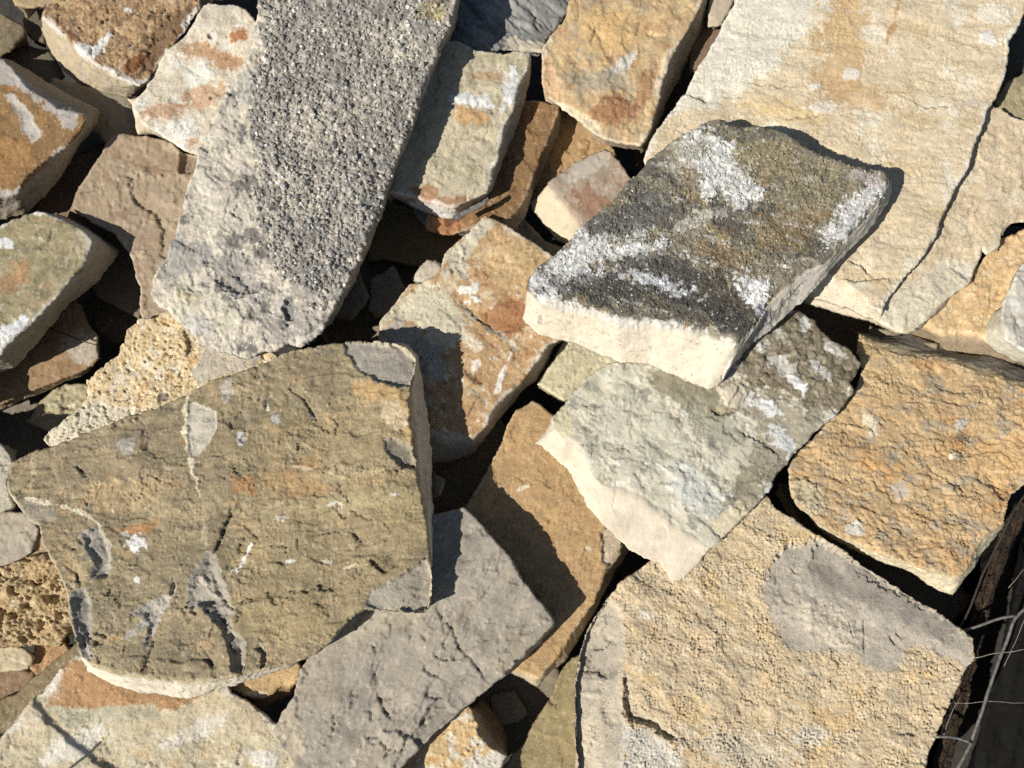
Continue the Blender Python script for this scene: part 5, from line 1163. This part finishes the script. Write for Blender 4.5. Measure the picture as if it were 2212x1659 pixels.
O_SLAB = stone('flagstone', 'thick slab with a glittering white, olive and charcoal quartz crust and a smooth cream front',
      O_TOP, 92, 120, (138, 128, 106), (228, 211, 184), 'druse', sp=2.4, var=[((96, 92, 82), 60, -.05, .25, .8, 35, 2.2), ((160, 144, 104), 40, .1, .25, .7, 35, 2), ((222, 218, 210), 26, .2, .2, .6, 15, 2.5), ((148, 112, 56), 34, .25, .15, .6)], grain=(1.7, 6), und=(8, 120), bev=(14, 10), jag=3.2, tilt=(.0, .0),
      svar=((214, 196, 168), 50, .05, .3, .5), strata=.25, srough=1.6,
      feat=[PL([(1140, 620), (1200, 545), (1260, 490), (1330, 520), (1420, 515), (1440, 540), (1340, 560), (1260, 600), (1200, 640), (1150, 640)], (220, 219, 216), .75, 40, 40, n=34, a=.4), PL([(1270, 480), (1400, 400), (1480, 440), (1430, 500), (1330, 520)], (104, 101, 96), .8, 34, 34, n=34, a=.4), PL([(1480, 270), (1560, 280), (1590, 330), (1620, 380), (1650, 420), (1600, 450), (1540, 420), (1520, 380), (1470, 340)], (224, 222, 216), .8, 40, 32, n=34, a=.45), PL([(1460, 310), (1520, 290), (1540, 330), (1480, 370), (1430, 370)], (180, 172, 154), .7, 18, 12), PL([(1590, 300), (1700, 300), (1720, 370), (1640, 400), (1600, 360)], (150, 136, 98), .7, 24, 18), PL([(1700, 320), (1860, 370), (1840, 440), (1740, 470), (1680, 400)], (150, 138, 104), .6, 24, 18), PL([(1480, 570), (1560, 590), (1640, 660), (1630, 720), (1560, 700), (1480, 640)], (80, 74, 64), .85, 30, 26, n=30, a=.6), PL([(1320, 560), (1430, 540), (1500, 590), (1480, 650), (1400, 620), (1330, 590)], (80, 78, 74), .8, 34, 30, n=34, a=.4), PL([(1190, 610), (1300, 590), (1420, 610), (1560, 660), (1630, 700), (1600, 725), (1480, 690), (1330, 660), (1220, 645)], (72, 70, 66), .65, 30, 24, n=34, a=.4), PL([(1590, 600), (1640, 590), (1660, 620), (1650, 680), (1620, 660)], (230, 228, 226), .85, 24, 14, a=.8), PL([(1820, 440), (1890, 390), (1920, 400), (1850, 490), (1790, 540), (1780, 510)], (218, 215, 212), .75, 24, 16, a=.9), B(1700, 500, 70, 40, -20, (146, 118, 72), .5, .9), B(1560, 545, 60, 24, 20, (150, 120, 74), .45, .9), B(1870, 385, 44, 12, 25, (190, 176, 168), .7), PL([(1140, 640), (1240, 650), (1340, 690), (1420, 690), (1520, 710), (1590, 735), (1590, 755), (1130, 680)], (226, 216, 202), .85, 12, 8), LN([(1650, 640), (1635, 690)], 8, (130, 130, 136), .6, 6, 5), B(1420, 610, 80, 14, 15, (222, 224, 226), .6, 1), B(1500, 480, 60, 14, -20, (206, 200, 186), .5, 1)],
      sfeat=[PL([(1595, 742), (1640, 690), (1740, 580), (1925, 380), (1950, 430), (1800, 600), (1550, 850), (1552, 820)], (206, 196, 180), .95, 8, 6), LN([(1600, 780), (1660, 700), (1740, 610)], 8, (120, 112, 100), .6, 14, 6, dh=-3), PL([(1605, 750), (1645, 690), (1690, 650), (1660, 720), (1590, 790)], (140, 136, 134), .6, 8, 6), B(1166, 690, 5, 12, 0, (168, 158, 144), .8, .4), B(1490, 735, 20, 26, 20, (200, 186, 166), .6, .7), LN([(1200, 690), (1270, 700), (1340, 735), (1420, 750)], 1.5, (180, 164, 140), .6, 8), LN([(1330, 740), (1440, 790), (1520, 800)], 1.5, (184, 168, 142), .6, 8), B(1400, 750, 60, 20, 10, (222, 208, 186), .6, .8)],
      cryst=(2.2, 8.5, [(1150, 600), (1300, 440), (1520, 260), (1900, 370), (1900, 420), (1800, 520), (1640, 680), (1590, 720), (1450, 690), (1300, 660), (1160, 640)]))
crystal_crust(O_SLAB, 4600, 1.8, 3.4, 33, 0.5, None, 0.0, 0.17, 0.15)

# ------------------------------------------------------------------ wooden stake, wires and dry stems at the right edge
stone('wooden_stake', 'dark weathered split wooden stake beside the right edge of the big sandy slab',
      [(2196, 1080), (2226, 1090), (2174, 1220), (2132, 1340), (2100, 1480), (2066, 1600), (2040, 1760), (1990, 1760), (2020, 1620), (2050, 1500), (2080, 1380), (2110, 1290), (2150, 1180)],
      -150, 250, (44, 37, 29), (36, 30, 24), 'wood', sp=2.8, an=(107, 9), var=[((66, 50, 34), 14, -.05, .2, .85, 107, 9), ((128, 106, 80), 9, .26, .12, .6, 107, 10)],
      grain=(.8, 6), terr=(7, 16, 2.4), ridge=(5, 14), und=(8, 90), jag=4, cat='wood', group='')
stone('void_board', 'nearly black wooden board added for the dark void at the right edge behind the wire mesh',  # near-black sheet added so that the void stays dark
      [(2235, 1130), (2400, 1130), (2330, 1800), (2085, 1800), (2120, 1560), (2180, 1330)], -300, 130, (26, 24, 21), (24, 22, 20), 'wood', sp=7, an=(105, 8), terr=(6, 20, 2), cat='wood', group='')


def wire_mat(name, c, rough, metal):
    m, n_, l_, b_ = new_mat(name)
    tc = n_.new('ShaderNodeTexCoord')
    nz = n_.new('ShaderNodeTexNoise')
    nz.inputs['Scale'].default_value = 160.0
    nz.inputs['Detail'].default_value = 5.0
    l_.new(tc.outputs['Object'], nz.inputs['Vector'])
    cr = n_.new('ShaderNodeValToRGB')
    cr.color_ramp.elements[0].color = (*(lin(c) * np.array([0.55, 0.47, 0.41])), 1)
    cr.color_ramp.elements[1].color = (*lin(c), 1)
    cr.color_ramp.elements[0].position = 0.35
    cr.color_ramp.elements[1].position = 0.65
    l_.new(nz.outputs['Fac'], cr.inputs[0])
    l_.new(cr.outputs[0], b_.inputs['Base Color'])
    b_.inputs['Roughness'].default_value = rough
    b_.inputs['Metallic'].default_value = metal
    return m


M_WIRE = wire_mat('galvanised_wire', (120, 118, 114), 0.6, 0.3)
M_RUST = wire_mat('dark_wire', (58, 52, 48), 0.7, 0.2)
M_STRAW = wire_mat('dry_stem', (150, 144, 130), 0.8, 0.0)


def tube(name, P, r, mat, parent=None, sides=8, wob=0.0, taper=1.0):
    """a bent wire: a tube along points P (grid units, world), smoothed and slightly kinked."""
    P = np.asarray(P, float)
    sg = np.linalg.norm(np.diff(P, axis=0), axis=1)
    cu = np.concatenate([[0], np.cumsum(sg)])
    m = max(6, int(cu[-1] / 9))
    tt = np.linspace(0, cu[-1], m)
    Q = np.stack([np.interp(tt, cu, P[:, k]) for k in range(3)], -1)
    for _ in range(2):
        Q[1:-1] = Q[1:-1] * 0.5 + (Q[:-2] + Q[2:]) * 0.25
    if wob:
        Q += wob * np.stack([fbm(Q, 50, 2, .5, 1), fbm(Q, 50, 2, .5, 2), fbm(Q, 50, 2, .5, 3)], -1)
    T = np.gradient(Q, axis=0)
    T /= np.linalg.norm(T, axis=1, keepdims=True)
    A = np.cross(T, [0.13, 0.2, 0.97])
    A /= np.linalg.norm(A, axis=1, keepdims=True)
    Bn = np.cross(T, A)
    rr = r * np.linspace(1, taper, m)
    an_ = np.arange(sides) / sides * 2 * math.pi
    V = Q[:, None] + rr[:, None, None] * (np.cos(an_)[None, :, None] * A[:, None] + np.sin(an_)[None, :, None] * Bn[:, None])
    org = Q.mean(0)
    V = (V.reshape(-1, 3) - org) * S
    fs = []
    for a_ in range(m - 1):
        for b_ in range(sides):
            fs.append((a_ * sides + b_, a_ * sides + (b_ + 1) % sides, (a_ + 1) * sides + (b_ + 1) % sides, (a_ + 1) * sides + b_))
    fs.append(tuple(range(sides))[::-1])
    fs.append(tuple((m - 1) * sides + b_ for b_ in range(sides)))
    me_ = bpy.data.meshes.new(name)
    me_.from_pydata(V.tolist(), [], fs)
    me_.polygons.foreach_set('use_smooth', [True] * len(fs))
    me_.materials.append(mat)
    o_ = bpy.data.objects.new(name, me_)
    o_.location = tuple((org * S).tolist())
    C.objects.link(o_)
    if parent is not None:
        o_.parent = parent
        o_.location = tuple((org * S - np.array(parent.location)).tolist())
    return o_


def at(x, y, h):
    return on_plane(float(x), float(y), h)


mesh_root = bpy.data.objects.new('wire_mesh', None)
mesh_root.location = tuple((at(2110, 1600, -160) * S).tolist())
mesh_root.empty_display_size = 0.02
C.objects.link(mesh_root)
tag(mesh_root, 'bent grey wire mesh hanging in the dark gap at the lower right corner', 'wire mesh', None, 'thing')
tube('wire', [at(2300, 1230, -70), at(2236, 1296, -74), at(2193, 1334, -78), at(2160, 1420, -84), at(2126, 1520, -90), at(2099, 1604, -96), at(2066, 1662, -100), at(2030, 1780, -110)], 3.3, M_WIRE, mesh_root, wob=2.5)
tube('wire', [at(2195, 1330, -74), at(2168, 1333, -76), at(2140, 1343, -82), at(2100, 1358, -92), at(2074, 1364, -98)], 2.9, M_WIRE, mesh_root, wob=2.5)
tube('wire', [at(2099, 1606, -92), at(2082, 1597, -90), at(2050, 1590, -86), at(2018, 1592, -84)], 2.9, M_WIRE, mesh_root, wob=2)
tube('wire', [at(2240, 1030, -70), at(2192, 1100, -78), at(2158, 1170, -84), at(2124, 1240, -90), at(2096, 1310, -96), at(2072, 1360, -100)], 2.4, M_RUST, mesh_root, wob=3)
for q, (pts, r) in enumerate([
        ([at(2105, 1421, -110), at(2160, 1410, -106), at(2240, 1400, -100)], 1.0),
        ([at(2240, 1280, -110), at(2200, 1370, -112), at(2168, 1440, -116)], 0.9),
        ([at(2036, 1592, -96), at(2060, 1530, -104), at(2074, 1500, -108)], 1.0),
        ([at(2060, 1518, -120), at(2140, 1516, -120), at(2240, 1520, -120)], 0.7),
        ([at(2180, 1270, -130), at(2215, 1225, -130), at(2250, 1210, -130)], 0.8)]):
    lab = ['pale dry stem lying level across the wire mesh beside the tip of the sandy slab',
           'thin dry stem slanting down right of the thick bent wire',
           'short dry stem rising from the lower wire end beside the big sandy slab',
           'faint dry stem crossing the dark gap low at the right edge',
           'thin dry stem at the right edge above the wire junction'][q]
    tag(tube('dry_stem', pts, r, M_STRAW, wob=4, taper=0.5), lab, 'stem', 'dry stems caught in the wire mesh', 'thing')

tag(tube('shadow_twig', [at(98, 704, -116), at(130, 716, -112), at(165, 733, -110), at(213, 748, -112)], 2.0, wire_mat('shadow_line', (74, 60, 44), 0.9, 0.0), wob=4, taper=0.6),  # dark tube standing in for a thin shadow line on the slab
    'thin dark twig standing for a shadow across the brown flat slab in the left hollow', 'shadow_twig', None, 'thing')

# a wire sticking up from the pile just beyond the lower left corner; its shadow lies on the pale greenish slab
UP = -L_ * 470.0
sh = [(52, 1508), (80, 1525), (112, 1562), (150, 1588), (166, 1604), (206, 1640), (250, 1672), (300, 1700)]
loop_root = bpy.data.objects.new('bent_wire', None)
loop_root.location = tuple(((at(160, 1600, -48) + UP) * S).tolist())
loop_root.empty_display_size = 0.02
C.objects.link(loop_root)
tag(loop_root, 'knotted wire standing out of the pile just past the lower left corner', 'wire', None, 'thing')
tube('wire', [at(x_, y_, -48) + UP for x_, y_ in sh], 4.2, M_RUST, loop_root, wob=4)
tube('wire', [at(x_, y_, -48) + UP for x_, y_ in [(211, 1606), (195, 1626), (150, 1660), (110, 1700)]], 2.4, M_RUST, loop_root)
print('stone triangles', TOTAL[0])
